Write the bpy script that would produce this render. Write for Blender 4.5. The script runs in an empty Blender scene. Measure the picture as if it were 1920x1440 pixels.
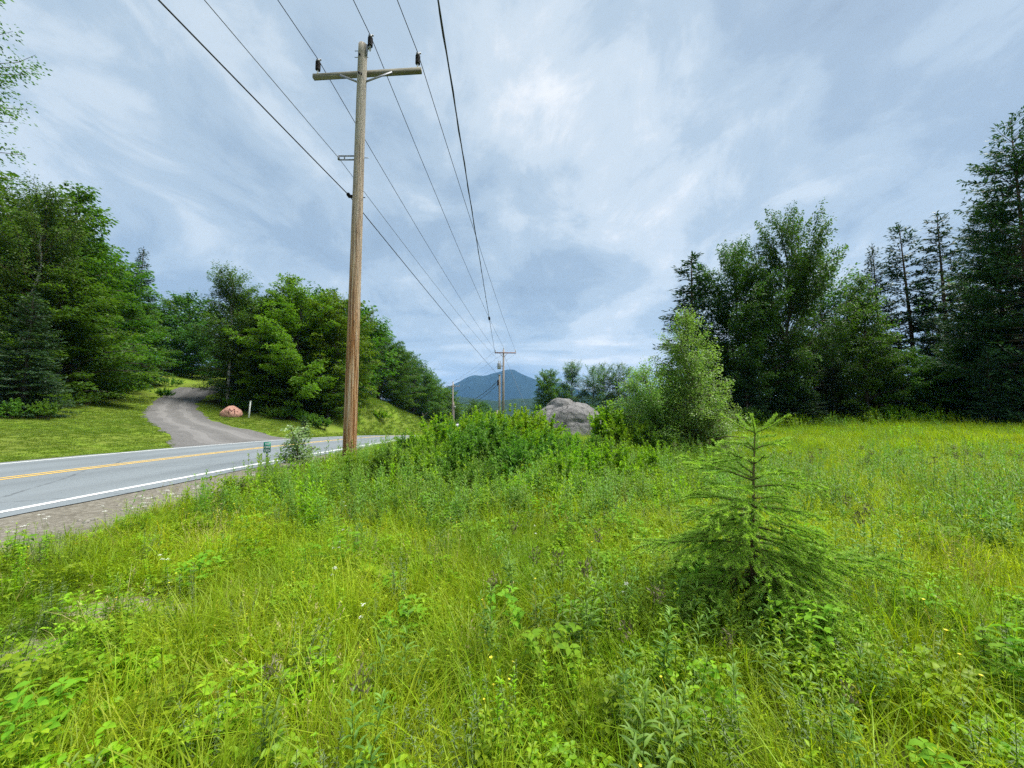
import bpy, math, random
import numpy as np
from mathutils import Vector, noise
from mathutils.bvhtree import BVHTree

R = math.radians
scene = bpy.context.scene
col = scene.collection

# ------------------------------------------------------------------ camera
cam_d = bpy.data.cameras.new("camera"); cam = bpy.data.objects.new("camera", cam_d); col.objects.link(cam)
cam.location = (0, 0, 1.5); cam.rotation_euler = (R(94.4), 0, 0)
cam_d.sensor_width = 36; cam_d.lens = 12.99; cam_d.clip_start = 0.05; cam_d.clip_end = 20000
scene.camera = cam

# ------------------------------------------------------------------ sky, sun, exposure
EXPO = 2.62
scene.view_settings.view_transform = 'Standard'; scene.view_settings.look = 'None'
scene.view_settings.exposure = EXPO; scene.view_settings.gamma = 1
SUN = Vector((0.42, 0.06, 0.90)).normalized()
sl = bpy.data.lights.new("sun", 'SUN'); sl.energy = 1.5; sl.angle = R(35); sl.color = (1, 0.965, 0.9)
so = bpy.data.objects.new("sun", sl); col.objects.link(so)
so.rotation_euler = SUN.to_track_quat('Z', 'Y').to_euler()

world = bpy.data.worlds.new("World"); scene.world = world; world.use_nodes = True

class NT:
    """small helper to wire node trees"""
    def __init__(s, tree): s.t = tree; s.n = tree.nodes; s.l = tree.links
    def node(s, typ, ins=None, **props):
        n = s.n.new(typ)
        for k, v in props.items(): setattr(n, k, v)
        for k, v in (ins or {}).items(): s.put(n.inputs[k], v)
        return n
    def put(s, sock, v):
        if isinstance(v, bpy.types.NodeSocket): s.l.new(v, sock)
        elif isinstance(v, bpy.types.Node): s.l.new(v.outputs[0], sock)
        else:
            if hasattr(sock.default_value, '__len__') and hasattr(v, '__len__') and len(v) == 3 and len(sock.default_value) == 4: v = (*v, 1)
            sock.default_value = v
    def math(s, op, a, b=0.0, clamp=False):
        n = s.n.new('ShaderNodeMath'); n.operation = op; n.use_clamp = clamp; s.put(n.inputs[0], a); s.put(n.inputs[1], b); return n.outputs[0]
    def mix(s, f, a, b, mode='MIX'):
        n = s.n.new('ShaderNodeMixRGB'); n.blend_type = mode; s.put(n.inputs[0], f); s.put(n.inputs[1], a); s.put(n.inputs[2], b); return n.outputs[0]
    def ramp(s, f, stops, interp='LINEAR'):
        n = s.n.new('ShaderNodeValToRGB'); s.put(n.inputs[0], f); e = n.color_ramp.elements; n.color_ramp.interpolation = interp
        while len(e) < len(stops): e.new(0.5)
        for el, (p, c) in zip(e, stops):
            el.position = p; el.color = (*c, 1) if len(c) == 3 else c
        return n.outputs[0]
    def noise(s, vec, scale, detail=4, rough=0.55, dist=0.0):
        n = s.n.new('ShaderNodeTexNoise'); s.put(n.inputs['Vector'], vec); n.inputs['Scale'].default_value = scale
        n.inputs['Detail'].default_value = detail; n.inputs['Roughness'].default_value = rough; n.inputs['Distortion'].default_value = dist
        return n.outputs['Fac']
    def mapping(s, vec, loc=(0, 0, 0), rot=(0, 0, 0), scale=(1, 1, 1)):
        n = s.n.new('ShaderNodeMapping'); s.put(n.inputs[0], vec); n.inputs[1].default_value = loc; n.inputs[2].default_value = rot; n.inputs[3].default_value = scale
        return n.outputs[0]

def build_world():
    t = NT(world.node_tree); t.n.clear()
    out = t.node('ShaderNodeOutputWorld')
    sky = t.node('ShaderNodeTexSky', sky_type='NISHITA')
    sky.sun_disc = False; sky.sun_elevation = math.asin(SUN.z); sky.sun_rotation = math.atan2(SUN.x, SUN.y)
    sky.air_density = 1.2; sky.dust_density = 2.0
    tc = t.node('ShaderNodeTexCoord')
    d = t.node('ShaderNodeVectorMath', operation='NORMALIZE', ins={0: tc.outputs['Generated']})
    sp = t.node('ShaderNodeSeparateXYZ', ins={0: d})
    zz = t.math('ADD', t.math('MAXIMUM', sp.outputs[2], 0.0), 0.30)
    cx = t.math('DIVIDE', sp.outputs[0], zz); cy = t.math('DIVIDE', sp.outputs[1], zz)
    pl = t.node('ShaderNodeCombineXYZ', ins={0: cx, 1: cy, 2: 0.0}).outputs[0]
    # one cloud deck: broad banks, drifting rolls, ragged puffs
    big = t.noise(t.mapping(pl, (3.9, 1.25, 0), (0, 0, R(-30)), (0.55, 0.75, 1)), 1.0, 4, 0.5, 0.3)
    roll = t.noise(t.mapping(pl, (7.1, 2.6, 0), (0, 0, R(35)), (1.15, 0.85, 1)), 1.7, 7, 0.56, 0.5)
    puff = t.noise(t.mapping(pl, (1.7, 5.6, 0), (0, 0, R(12)), (1, 0.8, 1)), 4.2, 9, 0.62, 0.6)
    band = t.noise(t.mapping(d, (2.2, 0.4, 0.3), (0, 0, 0), (1.6, 1.6, 11.0)), 1.3, 4, 0.5, 0.4)
    low = t.ramp(sp.outputs[2], [(0.10, (1, 1, 1)), (0.34, (0, 0, 0))])
    v = t.math('ADD', t.math('MULTIPLY', big, 0.42), t.math('ADD', t.math('MULTIPLY', roll, 0.32), t.math('MULTIPLY', puff, 0.26)))
    v = t.mix(t.math('MULTIPLY', low, 0.62), v, band)
    cl = t.ramp(v, [(0.35, (0.285, 0.380, 0.485)), (0.435, (0.370, 0.483, 0.597)), (0.49, (0.475, 0.590, 0.690)), (0.545, (0.640, 0.735, 0.805)), (0.615, (0.93, 0.955, 0.965))], 'EASE')
    k = 10.0 / (2 ** EXPO)
    cl = t.mix(1.0, cl, (k, k, k), 'MULTIPLY')
    c = t.mix(0.965, sky.outputs[0], cl)
    bg = t.node('ShaderNodeBackground', ins={0: c, 1: 0.1})
    t.l.new(bg.outputs[0], out.inputs[0])
build_world()

cy = scene.cycles
scene.render.engine = 'CYCLES'
cy.max_bounces = 7; cy.diffuse_bounces = 3; cy.glossy_bounces = 2; cy.transmission_bounces = 4; cy.volume_bounces = 0; cy.transparent_max_bounces = 4
cy.use_denoising = False; cy.caustics_reflective = False; cy.caustics_refractive = False
cy.use_adaptive_sampling = True; cy.adaptive_threshold = 0.013

# ------------------------------------------------------------------ mesh helpers
rng = np.random.default_rng(7)
def unit(a): return a / np.maximum(np.linalg.norm(a, axis=-1, keepdims=True), 1e-9)

class MB:
    """collects triangles with a tint (leaf-to-leaf colour variation) and builds ONE mesh"""
    def __init__(s): s.V = []; s.F = []; s.T = []; s.n = 0
    def add(s, V, F, tint=0.5):
        V = np.asarray(V, float).reshape(-1, 3); F = np.asarray(F, int).reshape(-1, 3)
        s.V.append(V); s.F.append(F + s.n); s.n += len(V)
        s.T.append(np.broadcast_to(np.asarray(tint, float), (len(F),)))
    def mesh(s, name, mat, smooth=False):
        return tri_mesh(name, np.concatenate(s.V), np.concatenate(s.F), mat, smooth, np.concatenate(s.T))
    def build(s, name, mat, parent=None, smooth=False):
        return link(name, s.mesh(name, mat, smooth), parent)

def tri_mesh(name, V, F, mat, smooth=False, tint=None):
    me = bpy.data.meshes.new(name); n = len(F)
    me.vertices.add(len(V)); me.vertices.foreach_set('co', np.ascontiguousarray(V, np.float32).ravel())
    me.loops.add(n * 3); me.loops.foreach_set('vertex_index', np.ascontiguousarray(F, np.int32).ravel())
    me.polygons.add(n); me.polygons.foreach_set('loop_start', np.arange(0, n * 3, 3, dtype=np.int32))
    if smooth: me.polygons.foreach_set('use_smooth', np.ones(n, bool))
    if tint is not None:
        a = me.attributes.new('tint', 'FLOAT', 'FACE'); a.data.foreach_set('value', np.ascontiguousarray(tint, np.float32))
    me.materials.append(mat); me.update(calc_edges=True)
    return me

def link(name, data, parent=None, loc=None, rot=None, scale=None):
    o = bpy.data.objects.new(name, data); col.objects.link(o)
    if parent is not None: o.parent = parent
    if loc is not None: o.location = loc
    if rot is not None: o.rotation_euler = rot
    if scale is not None: o.scale = scale
    return o

def tag(o, label=None, cat=None, group=None, kind=None):
    if label: o['label'] = label
    if cat: o['category'] = cat
    if group: o['group'] = group
    if kind: o['kind'] = kind
    return o

def thing(name, label, cat, loc=(0, 0, 0), rz=0, group=None, scale=None):
    o = link(name, None, None, loc, (0, 0, rz), scale); o.empty_display_size = 0.1
    return tag(o, label, cat, group)

def tube(P, r, sides=6, cap=True):
    P = np.asarray(P, float); m = len(P); r = np.broadcast_to(np.asarray(r, float), (m,))
    T = np.gradient(P, axis=0); T = unit(T)
    ref = np.array([0, 0, 1.0]) if abs(T[0][2]) < 0.9 else np.array([1.0, 0, 0])
    A = unit(np.cross(T, ref)); B = np.cross(T, A)
    a = np.linspace(0, 2 * np.pi, sides, endpoint=False)
    V = P[:, None] + r[:, None, None] * (np.cos(a)[None, :, None] * A[:, None] + np.sin(a)[None, :, None] * B[:, None])
    i = np.arange(m - 1)[:, None] * sides; j = np.arange(sides)[None]; j2 = (j + 1) % sides
    q = np.stack([i + j, i + j2, i + sides + j2, i + sides + j], -1).reshape(-1, 4)
    F = np.concatenate([q[:, [0, 1, 2]], q[:, [0, 2, 3]]])
    V = V.reshape(-1, 3)
    if cap:
        n = len(V); V = np.concatenate([V, P[:1], P[-1:]]); jj = np.arange(sides); k2 = (jj + 1) % sides
        F = np.concatenate([F, np.stack([np.full(sides, n), k2, jj], -1), np.stack([np.full(sides, n + 1), (m - 1) * sides + jj, (m - 1) * sides + k2], -1)])
    return V, F

def box(c, h, rz=0.0, tilt=None):
    c = np.asarray(c, float); s = np.array([[x, y, z] for x in (-1, 1) for y in (-1, 1) for z in (-1, 1)], float) * np.asarray(h, float)
    if tilt is not None: s = s @ np.asarray(tilt).T
    ca, sa = math.cos(rz), math.sin(rz); s = s @ np.array([[ca, sa, 0], [-sa, ca, 0], [0, 0, 1]])
    q = [(0, 1, 3, 2), (4, 6, 7, 5), (0, 4, 5, 1), (2, 3, 7, 6), (0, 2, 6, 4), (1, 5, 7, 3)]
    F = [t for a, b, c_, d in q for t in ((a, b, c_), (a, c_, d))]
    return s + c, F

def bar(a, b, w, h):
    """square bar from a to b"""
    a = np.asarray(a, float); b = np.asarray(b, float); T = unit(b - a)
    ref = np.array([0, 0, 1.0]) if abs(T[2]) < 0.95 else np.array([1.0, 0, 0])
    S = unit(np.cross(T, ref)); U = np.cross(S, T)
    V = [p + S * x * w / 2 + U * y * h / 2 for p in (a, b) for x, y in ((-1, -1), (1, -1), (1, 1), (-1, 1))]
    q = [(0, 3, 2, 1), (4, 5, 6, 7), (0, 1, 5, 4), (1, 2, 6, 5), (2, 3, 7, 6), (3, 0, 4, 7)]
    return np.array(V), [t for a_, b_, c_, d in q for t in ((a_, b_, c_), (a_, c_, d))]

def leaves4(P, D, N, L, W, fold=0.25):
    """simple folded leaves: base, two side points, tip"""
    n = len(P); D = unit(D); S = unit(np.cross(D, N)); N = np.cross(S, D)
    L = np.broadcast_to(L, (n,))[:, None]; W = np.broadcast_to(W, (n,))[:, None]
    m = P + D * L * 0.45
    V = np.stack([P, m + S * W * .5 + N * W * fold, P + D * L, m - S * W * .5 + N * W * fold], 1).reshape(-1, 3)
    b = np.arange(n)[:, None] * 4
    F = np.concatenate([b + [[0, 1, 2]], b + [[0, 2, 3]]], 1).reshape(-1, 3)
    return V, F

def leaves8(P, D, N, L, W, fold=0.22, droop=0.25):
    """rounder leaves with a midrib and a drooping tip, for plants close to the camera"""
    n = len(P); D = unit(D); S = unit(np.cross(D, N)); N = np.cross(S, D)
    L = np.broadcast_to(L, (n,))[:, None]; W = np.broadcast_to(W, (n,))[:, None]
    m1 = P + D * L * .33 - N * L * droop * .08; m2 = P + D * L * .68 - N * L * droop * .4; tip = P + D * L * .97 - N * L * droop
    u = N * W * fold
    V = np.stack([P, m1 + S * W * .5 + u, m1, m1 - S * W * .5 + u, m2 + S * W * .4 + u, m2, m2 - S * W * .4 + u, tip], 1).reshape(-1, 3)
    b = np.arange(n)[:, None] * 8
    T = [[0, 1, 2], [0, 2, 3], [1, 4, 5], [1, 5, 2], [2, 5, 6], [2, 6, 3], [4, 7, 5], [5, 7, 6]]
    F = np.concatenate([b + [t] for t in T], 1).reshape(-1, 3)
    return V, F, 8

# ------------------------------------------------------------------ materials
def new_mat(name):
    m = bpy.data.materials.new(name); m.use_nodes = True; t = NT(m.node_tree); t.n.clear()
    t.out = t.node('ShaderNodeOutputMaterial'); return m, t
def principled(t, color, rough=0.7, spec=0.3, bump=None, metal=0.0):
    p = t.node('ShaderNodeBsdfPrincipled'); t.put(p.inputs['Base Color'], color); t.put(p.inputs['Roughness'], rough)
    p.inputs['Specular IOR Level'].default_value = spec; p.inputs['Metallic'].default_value = metal
    if bump is not None:
        b = t.node('ShaderNodeBump', ins={'Strength': bump[1], 'Distance': bump[2], 'Height': bump[0]}); t.l.new(b.outputs[0], p.inputs['Normal'])
    return p

def leaf_mat(name, a, b, trans=0.4, tcol=None, patch=None, rough=0.5, spec=0.25, objvar=0.3, pscale=0.35):
    """leaf colours a..b by leaf, varied from plant to plant; patch = third colour in large drifts over the ground"""
    m, t = new_mat(name)
    at = t.node('ShaderNodeAttribute', attribute_name='tint')
    oi = t.node('ShaderNodeObjectInfo')
    c = t.mix(at.outputs['Fac'], a, b)
    if patch is not None:
        g = t.node('ShaderNodeNewGeometry')
        n = t.noise(g.outputs['Position'], pscale, 4, 0.6, 0.4)
        n = t.ramp(n, [(0.42, (0, 0, 0)), (0.60, (1, 1, 1))])
        c = t.mix(t.math('MULTIPLY', n, 0.8), c, patch)
    s = t.math('ADD', t.math('MULTIPLY', oi.outputs['Random'], objvar), 1.0 - objvar * 0.5)
    hs = t.node('ShaderNodeHueSaturation', ins={'Hue': t.math('ADD', t.math('MULTIPLY', oi.outputs['Random'], 0.03), 0.485), 'Saturation': 1.0, 'Value': s, 'Color': c})
    c = hs.outputs[0]
    p = principled(t, c, rough, spec)
    tr = t.node('ShaderNodeBsdfTranslucent'); t.put(tr.inputs[0], t.mix(1.0, c, tcol or (1.15, 1.3, 0.5), 'MULTIPLY'))
    mx = t.node('ShaderNodeMixShader', ins={0: trans}); t.l.new(p.outputs[0], mx.inputs[1]); t.l.new(tr.outputs[0], mx.inputs[2])
    t.l.new(mx.outputs[0], t.out.inputs[0]); return m

def bark_mat(name, a, b, scale=(9, 9, 1.5), bump=0.6):
    m, t = new_mat(name); tc = t.node('ShaderNodeTexCoord')
    n = t.noise(t.mapping(tc.outputs['Object'], scale=scale), 1.5, 6, 0.65, 0.3)
    p = principled(t, t.ramp(n, [(0.35, a), (0.65, b)]), 0.9, 0.1, (n, bump, 0.03)); t.l.new(p.outputs[0], t.out.inputs[0]); return m

def flat_mat(name, c, rough=0.6, spec=0.3, metal=0.0, var=0.25, scale=14.0):
    m, t = new_mat(name); tc = t.node('ShaderNodeTexCoord'); n = t.noise(tc.outputs['Object'], scale, 5, 0.6)
    lo = tuple(x * (1 - var) for x in c); hi = tuple(min(1, x * (1 + var)) for x in c)
    p = principled(t, t.ramp(n, [(0.3, lo), (0.7, hi)]), rough, spec, (n, 0.15, 0.01), metal); t.l.new(p.outputs[0], t.out.inputs[0]); return m

M = {}
M['maple'] = leaf_mat('maple_leaf', (0.040, 0.105, 0.013), (0.105, 0.198, 0.018), 0.42)
M['maple_bright'] = leaf_mat('bright_maple_leaf', (0.066, 0.150, 0.011), (0.160, 0.262, 0.018), 0.45)
M['darkleaf'] = leaf_mat('dark_leaf', (0.034, 0.092, 0.018), (0.088, 0.178, 0.028), 0.38)
M['birch'] = leaf_mat('birch_leaf', (0.045, 0.110, 0.024), (0.115, 0.200, 0.046), 0.42, rough=0.42)
M['bush'] = leaf_mat('bush_leaf', (0.095, 0.190, 0.038), (0.27, 0.375, 0.105), 0.45, rough=0.42, spec=0.35)
M['aspen'] = leaf_mat('pale_leaf', (0.12, 0.21, 0.07), (0.40, 0.48, 0.26), 0.4, rough=0.4, spec=0.4)
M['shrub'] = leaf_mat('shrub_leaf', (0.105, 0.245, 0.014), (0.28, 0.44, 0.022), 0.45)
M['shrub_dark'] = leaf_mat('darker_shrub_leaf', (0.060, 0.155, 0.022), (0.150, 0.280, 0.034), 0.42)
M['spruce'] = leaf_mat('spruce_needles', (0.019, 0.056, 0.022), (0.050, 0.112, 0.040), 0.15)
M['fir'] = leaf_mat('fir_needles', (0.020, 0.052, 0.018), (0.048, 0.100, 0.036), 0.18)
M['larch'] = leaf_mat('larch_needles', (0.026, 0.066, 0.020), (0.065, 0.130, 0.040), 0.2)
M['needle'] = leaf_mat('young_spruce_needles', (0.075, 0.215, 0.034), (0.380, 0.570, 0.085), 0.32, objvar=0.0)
M['grass'] = leaf_mat('grass_blade', (0.235, 0.355, 0.009), (0.420, 0.505, 0.024), 0.5, (1.2, 1.15, 0.5), patch=(0.140, 0.265, 0.012), objvar=0.45)
M['grass_far'] = leaf_mat('field_grass_blade', (0.22, 0.355, 0.010), (0.365, 0.465, 0.020), 0.45, (1.2, 1.15, 0.5), patch=(0.16, 0.29, 0.014), objvar=0.4, pscale=0.22)
M['lawn'] = leaf_mat('lawn_blade', (0.110, 0.185, 0.016), (0.170, 0.245, 0.026), 0.4, patch=(0.15, 0.205, 0.028), objvar=0.10)
M['verge'] = leaf_mat('verge_blade', (0.105, 0.200, 0.012), (0.220, 0.315, 0.020), 0.45, objvar=0.4)
M['golden'] = leaf_mat('goldenrod_leaf', (0.085, 0.185, 0.030), (0.190, 0.320, 0.046), 0.38, objvar=0.4)
M['weed'] = leaf_mat('weed_leaf', (0.125, 0.260, 0.008), (0.285, 0.430, 0.016), 0.45, objvar=0.5)
M['broad'] = leaf_mat('broad_weed_leaf', (0.095, 0.225, 0.012), (0.190, 0.345, 0.020), 0.42, objvar=0.4, spec=0.12, rough=0.65)
M['silver'] = leaf_mat('greyish_weed_leaf', (0.120, 0.180, 0.065), (0.22, 0.28, 0.12), 0.35, objvar=0.3)
M['fern'] = leaf_mat('fern_frond', (0.170, 0.310, 0.010), (0.300, 0.440, 0.020), 0.5, objvar=0.2)
M['yellowleaf'] = leaf_mat('yellowed_leaf', (0.34, 0.34, 0.06), (0.52, 0.42, 0.08), 0.35)
M['orange'] = leaf_mat('orange_leaf', (0.34, 0.13, 0.03), (0.5, 0.22, 0.04), 0.3)
M['dried'] = leaf_mat('dry_stalk', (0.32, 0.27, 0.09), (0.46, 0.40, 0.18), 0.2)
M['seedhead'] = leaf_mat('dark_flower_bud', (0.10, 0.095, 0.045), (0.17, 0.16, 0.08), 0.2)
M['white'] = leaf_mat('white_petal', (0.66, 0.68, 0.62), (0.8, 0.8, 0.76), 0.3, (1, 1, 1), objvar=0.1)
M['yellow'] = leaf_mat('yellow_petal', (0.75, 0.60, 0.03), (0.82, 0.74, 0.06), 0.3, (1, 1, 1), objvar=0.1)
M['bark'] = bark_mat('grey_bark', (0.045, 0.036, 0.028), (0.13, 0.11, 0.09))
M['birchbark'] = bark_mat('white_birch_bark', (0.22, 0.20, 0.17), (0.62, 0.60, 0.55), (2, 2, 9), 0.2)
M['brownbark'] = bark_mat('brown_bark', (0.07, 0.045, 0.025), (0.18, 0.12, 0.075))
M['twig'] = flat_mat('twig_wood', (0.11, 0.085, 0.045))
M['stem'] = flat_mat('green_stem', (0.11, 0.17, 0.03))

# ------------------------------------------------------------------ terrain
def road_x(y):
    y = np.asarray(y, float); yc = np.clip(y, 0, 400)
    return -10.389 + 0.0445 * yc - 0.000522 * np.minimum(yc, 60) ** 2 - 0.0626 * np.maximum(yc - 60, 0) + 0.0011 * np.maximum(yc - 52, 0) ** 2 + 0.0445 * np.minimum(y, 0)
def road_z(y):
    y = np.asarray(y, float); yc = np.clip(y, 0, 55)
    return 0.1633 + 0.0110 * yc - 0.000955 * yc ** 2 - 0.094 * np.maximum(y - 55, 0) + 0.011 * np.minimum(y, 0)

CP = np.array([
 (0,0,0),(0,5,0),(4,4,0),(-3,3,0),(3,8,.02),(0,10,.2),(-4.18,9.6,.36),(-5.2,3.8,.03),(-5.3,9,-.1),(-5.0,15,.0),(-4.5,25,-.25),
 (5.6,12,0),(2.7,17,.15),(10,12,.1),(14,20,.25),(30,22,.75),(26.6,25,.7),(20,26,.35),(14.5,26,.15),(11.6,28,0),(40,30,1.0),
 (3,30,-.4),(-1.3,47,-.9),(8,60,-1.6),(20,60,-1.2),(40,60,.2),(0,90,-5),(20,100,-5),(40,100,-4),(-5,-10,0),(5,-10,0),(20,0,.1),(-20,-10,.7),(30,10,.4),
 (-13.7,10,.2),(-24.8,18,1.3),(-24.7,20,1.42),(-27,24,1.95),(-29.9,30,2.7),(-32.8,36,3.9),(-17.4,16,.43),(-18,5,.6),
 (-13.6,15.1,.16),(-19.2,20,.74),(-25.3,25.5,1.5),(-28.7,29.5,2.2),(-31.3,33,2.75),(-33.6,40,3.95),
 (-13.7,23.8,-.03),(-16,24.2,.18),(-19.1,25.5,.45),(-22.7,27.5,1.04),(-25,29,1.5),(-27.1,32,2.34),(-29.5,36,3.3),
 (-25.2,33,2.1),(-22.4,30,1.26),(-20.9,29.5,1.05),(-15,27,.42),(-16.5,32,.5),(-14.7,33,.3),(-14.2,38,.0),
 (-16.3,42,1.7),(-17.3,50,2.45),(-16.7,58,1.35),(-15.6,75,-1.0),(-16.9,38,1.1),(-22,52,4),(-24,62,4),
 (-40,20,3.2),(-45,40,6.5),(-30,60,6),(-26,80,3.5),(-60,60,10),(-20,100,-3.5),(-22,120,-5),(-60,10,4),(60,40,2),(60,10,1),(-40,-10,2),
 (-38,48,5.5),(-41,56,7)], float)
def _tps_fit():
    X = CP[:, :2]; n = len(X); r = np.linalg.norm(X[:, None] - X[None], axis=-1)
    K = np.where(r > 0, r * r * np.log(r + 1e-12), 0) + np.eye(n) * 2.0
    Pm = np.concatenate([np.ones((n, 1)), X], 1)
    A = np.block([[K, Pm], [Pm.T, np.zeros((3, 3))]])
    return np.linalg.solve(A, np.concatenate([CP[:, 2], np.zeros(3)]))
TPSW = _tps_fit()
def sstep(a, b, x):
    t = np.clip((x - a) / (b - a), 0, 1); return t * t * (3 - 2 * t)
_dr = np.random.default_rng(3)
_wav = [(np.array([math.cos(a), math.sin(a)]) * f, p, 0.05 / f) for a, f, p in zip(_dr.uniform(0, 6.28, 8), (0.35, 0.5, 0.7, 0.9, 1.3, 1.8, 2.4, 3.1), _dr.uniform(0, 6.28, 8))]
def ground_z(x, y):
    x = np.asarray(x, float); y = np.asarray(y, float); sh = np.broadcast(x, y).shape
    x = np.broadcast_to(x, sh).ravel(); y = np.broadcast_to(y, sh).ravel()
    xc = np.clip(x, -75, 70); yc = np.clip(y, -15, 125)
    z = np.empty(len(x)); X = CP[:, :2]
    for s in range(0, len(x), 20000):
        e = slice(s, s + 20000); r2 = (xc[e, None] - X[:, 0]) ** 2 + (yc[e, None] - X[:, 1]) ** 2
        z[e] = (0.5 * r2 * np.log(r2 + 1e-12)) @ TPSW[:len(X)] + TPSW[-3] + TPSW[-2] * xc[e] + TPSW[-1] * yc[e]
    dist = np.hypot(x - xc, y - yc)
    z = z - np.minimum(dist, 600) * 0.05
    for k, p, a in _wav: z = z + a * 0.45 * np.sin(x * k[0] + y * k[1] + p)
    w = 1 - sstep(4.5, 8.2, np.abs(x - road_x(y))); w = w * (y < 140)
    z = z * (1 - w) + (road_z(y) - 0.09) * w
    return z.reshape(sh) if sh else float(z[0])

DL = np.array([(-12.6, 12.9), (-13.7, 15.1), (-16.0, 17.6), (-19.2, 20), (-22.6, 22.8), (-25.3, 25.5), (-28.7, 29.5), (-31.3, 33), (-33.2, 37), (-34.6, 42), (-36.5, 48), (-40, 55)], float)
DRT = np.array([(-12.6, 25.3), (-13.7, 24.6), (-16.0, 24.6), (-19.1, 25.5), (-21.4, 26.8), (-23.2, 28.0), (-25.2, 29.6), (-27.3, 32), (-29.2, 35.5), (-30.8, 41), (-32.9, 48), (-36.5, 55)], float)
def resample(P, n):
    P = np.asarray(P, float); d = np.concatenate([[0], np.cumsum(np.linalg.norm(np.diff(P, axis=0), axis=1))]); t = np.linspace(0, d[-1], n)
    for _ in range(2): pass
    Q = np.stack([np.interp(t, d, P[:, k]) for k in range(P.shape[1])], 1)
    for _ in range(6): Q[1:-1] = (Q[:-2] + 2 * Q[1:-1] + Q[2:]) / 4
    return Q
DLs, DRs = resample(DL, 70), resample(DRT, 70)
def in_drive(x, y, pad=0.0):
    poly = np.concatenate([DLs, DRs[::-1]]); x = np.asarray(x); y = np.asarray(y); ins = np.zeros(x.shape, bool)
    for (x1, y1), (x2, y2) in zip(poly, np.roll(poly, -1, 0)):
        c = (y1 > y) != (y2 > y); ins ^= c & (x < (x2 - x1) * (y - y1) / (y2 - y1 + 1e-12) + x1)
    return ins

def ground_material():
    m, t = new_mat('ground_soil_and_turf'); g = t.node('ShaderNodeNewGeometry'); pos = g.outputs['Position']
    lawn = t.node('ShaderNodeAttribute', attribute_name='lawn').outputs['Fac']; wood = t.node('ShaderNodeAttribute', attribute_name='wood').outputs['Fac']
    n1 = t.noise(pos, 0.5, 5, 0.6); n2 = t.noise(pos, 7.0, 6, 0.7); n3 = t.noise(pos, 40.0, 4, 0.7)
    mead = t.ramp(n2, [(0.3, (0.075, 0.090, 0.022)), (0.7, (0.165, 0.185, 0.045))])
    lw = t.mix(t.ramp(n1, [(0.4, (0, 0, 0)), (0.62, (1, 1, 1))]), t.ramp(n2, [(0.3, (0.105, 0.175, 0.016)), (0.7, (0.160, 0.230, 0.026))]), t.ramp(n3, [(0.3, (0.105, 0.15, 0.022)), (0.7, (0.155, 0.19, 0.034))]))
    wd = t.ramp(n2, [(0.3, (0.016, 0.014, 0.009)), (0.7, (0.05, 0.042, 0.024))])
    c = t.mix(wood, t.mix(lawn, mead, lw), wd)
    p = principled(t, c, 0.95, 0.05, (t.math('ADD', n2, n3), 0.7, 0.05)); t.l.new(p.outputs[0], t.out.inputs[0]); return m

def build_ground():
    def axis(lo, hi, step, far):
        a = list(np.arange(lo, hi + 1e-6, step)); s = step
        while a[-1] < far: s *= 1.3; a.append(a[-1] + s)
        s = step; b = [lo]
        while b[-1] > -far: s *= 1.3; b.append(b[-1] - s)
        return np.array(b[1:][::-1] + a)
    xs = axis(-46, 42, 0.5, 9000); ys = axis(-8, 92, 0.5, 9000)
    X, Y = np.meshgrid(xs, ys, indexing='ij'); Z = ground_z(X, Y)
    V = np.stack([X, Y, Z], -1).reshape(-1, 3); nx, ny = len(xs), len(ys)
    i = (np.arange(nx - 1)[:, None] * ny + np.arange(ny - 1)[None]).ravel()
    F = np.concatenate([np.stack([i, i + ny, i + ny + 1], -1), np.stack([i, i + ny + 1, i + 1], -1)])
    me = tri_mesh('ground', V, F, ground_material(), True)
    x, y = V[:, 0], V[:, 1]
    lawn = ((x < road_x(y)) & (y < 90)).astype(float)
    # woodland floor: left wood, wood beyond the driveway, right tree line
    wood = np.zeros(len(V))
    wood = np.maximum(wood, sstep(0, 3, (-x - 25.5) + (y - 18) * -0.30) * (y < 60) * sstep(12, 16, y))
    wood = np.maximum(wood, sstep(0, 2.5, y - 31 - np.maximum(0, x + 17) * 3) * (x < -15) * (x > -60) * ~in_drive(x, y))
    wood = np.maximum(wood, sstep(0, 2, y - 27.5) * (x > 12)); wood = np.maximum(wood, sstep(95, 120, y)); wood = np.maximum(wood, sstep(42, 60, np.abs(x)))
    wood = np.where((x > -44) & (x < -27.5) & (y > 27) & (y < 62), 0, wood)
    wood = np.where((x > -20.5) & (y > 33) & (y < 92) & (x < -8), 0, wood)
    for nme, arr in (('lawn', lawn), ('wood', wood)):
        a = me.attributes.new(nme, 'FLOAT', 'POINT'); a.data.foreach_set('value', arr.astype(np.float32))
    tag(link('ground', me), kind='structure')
build_ground()

# ------------------------------------------------------------------ road, markings, shoulder, driveway
def strip(xl, xr, ys, z, cross=1, jag=None):
    """sheet between offsets xl..xr of the road centre line (arrays over ys)"""
    u = np.linspace(0, 1, cross + 1); xl = np.broadcast_to(xl, ys.shape); xr = np.broadcast_to(xr, ys.shape)
    off = xl[:, None] * (1 - u) + xr[:, None] * u; X = road_x(ys)[:, None] + off; Y = np.repeat(ys[:, None], cross + 1, 1)
    Z = z(X, Y, off) if callable(z) else road_z(Y) + z
    V = np.stack([X, Y, Z], -1).reshape(-1, 3); m = cross + 1
    i = (np.arange(len(ys) - 1)[:, None] * m + np.arange(cross)[None]).ravel()
    return V, np.concatenate([np.stack([i, i + 1, i + m + 1], -1), np.stack([i, i + m + 1, i + m], -1)])

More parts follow.
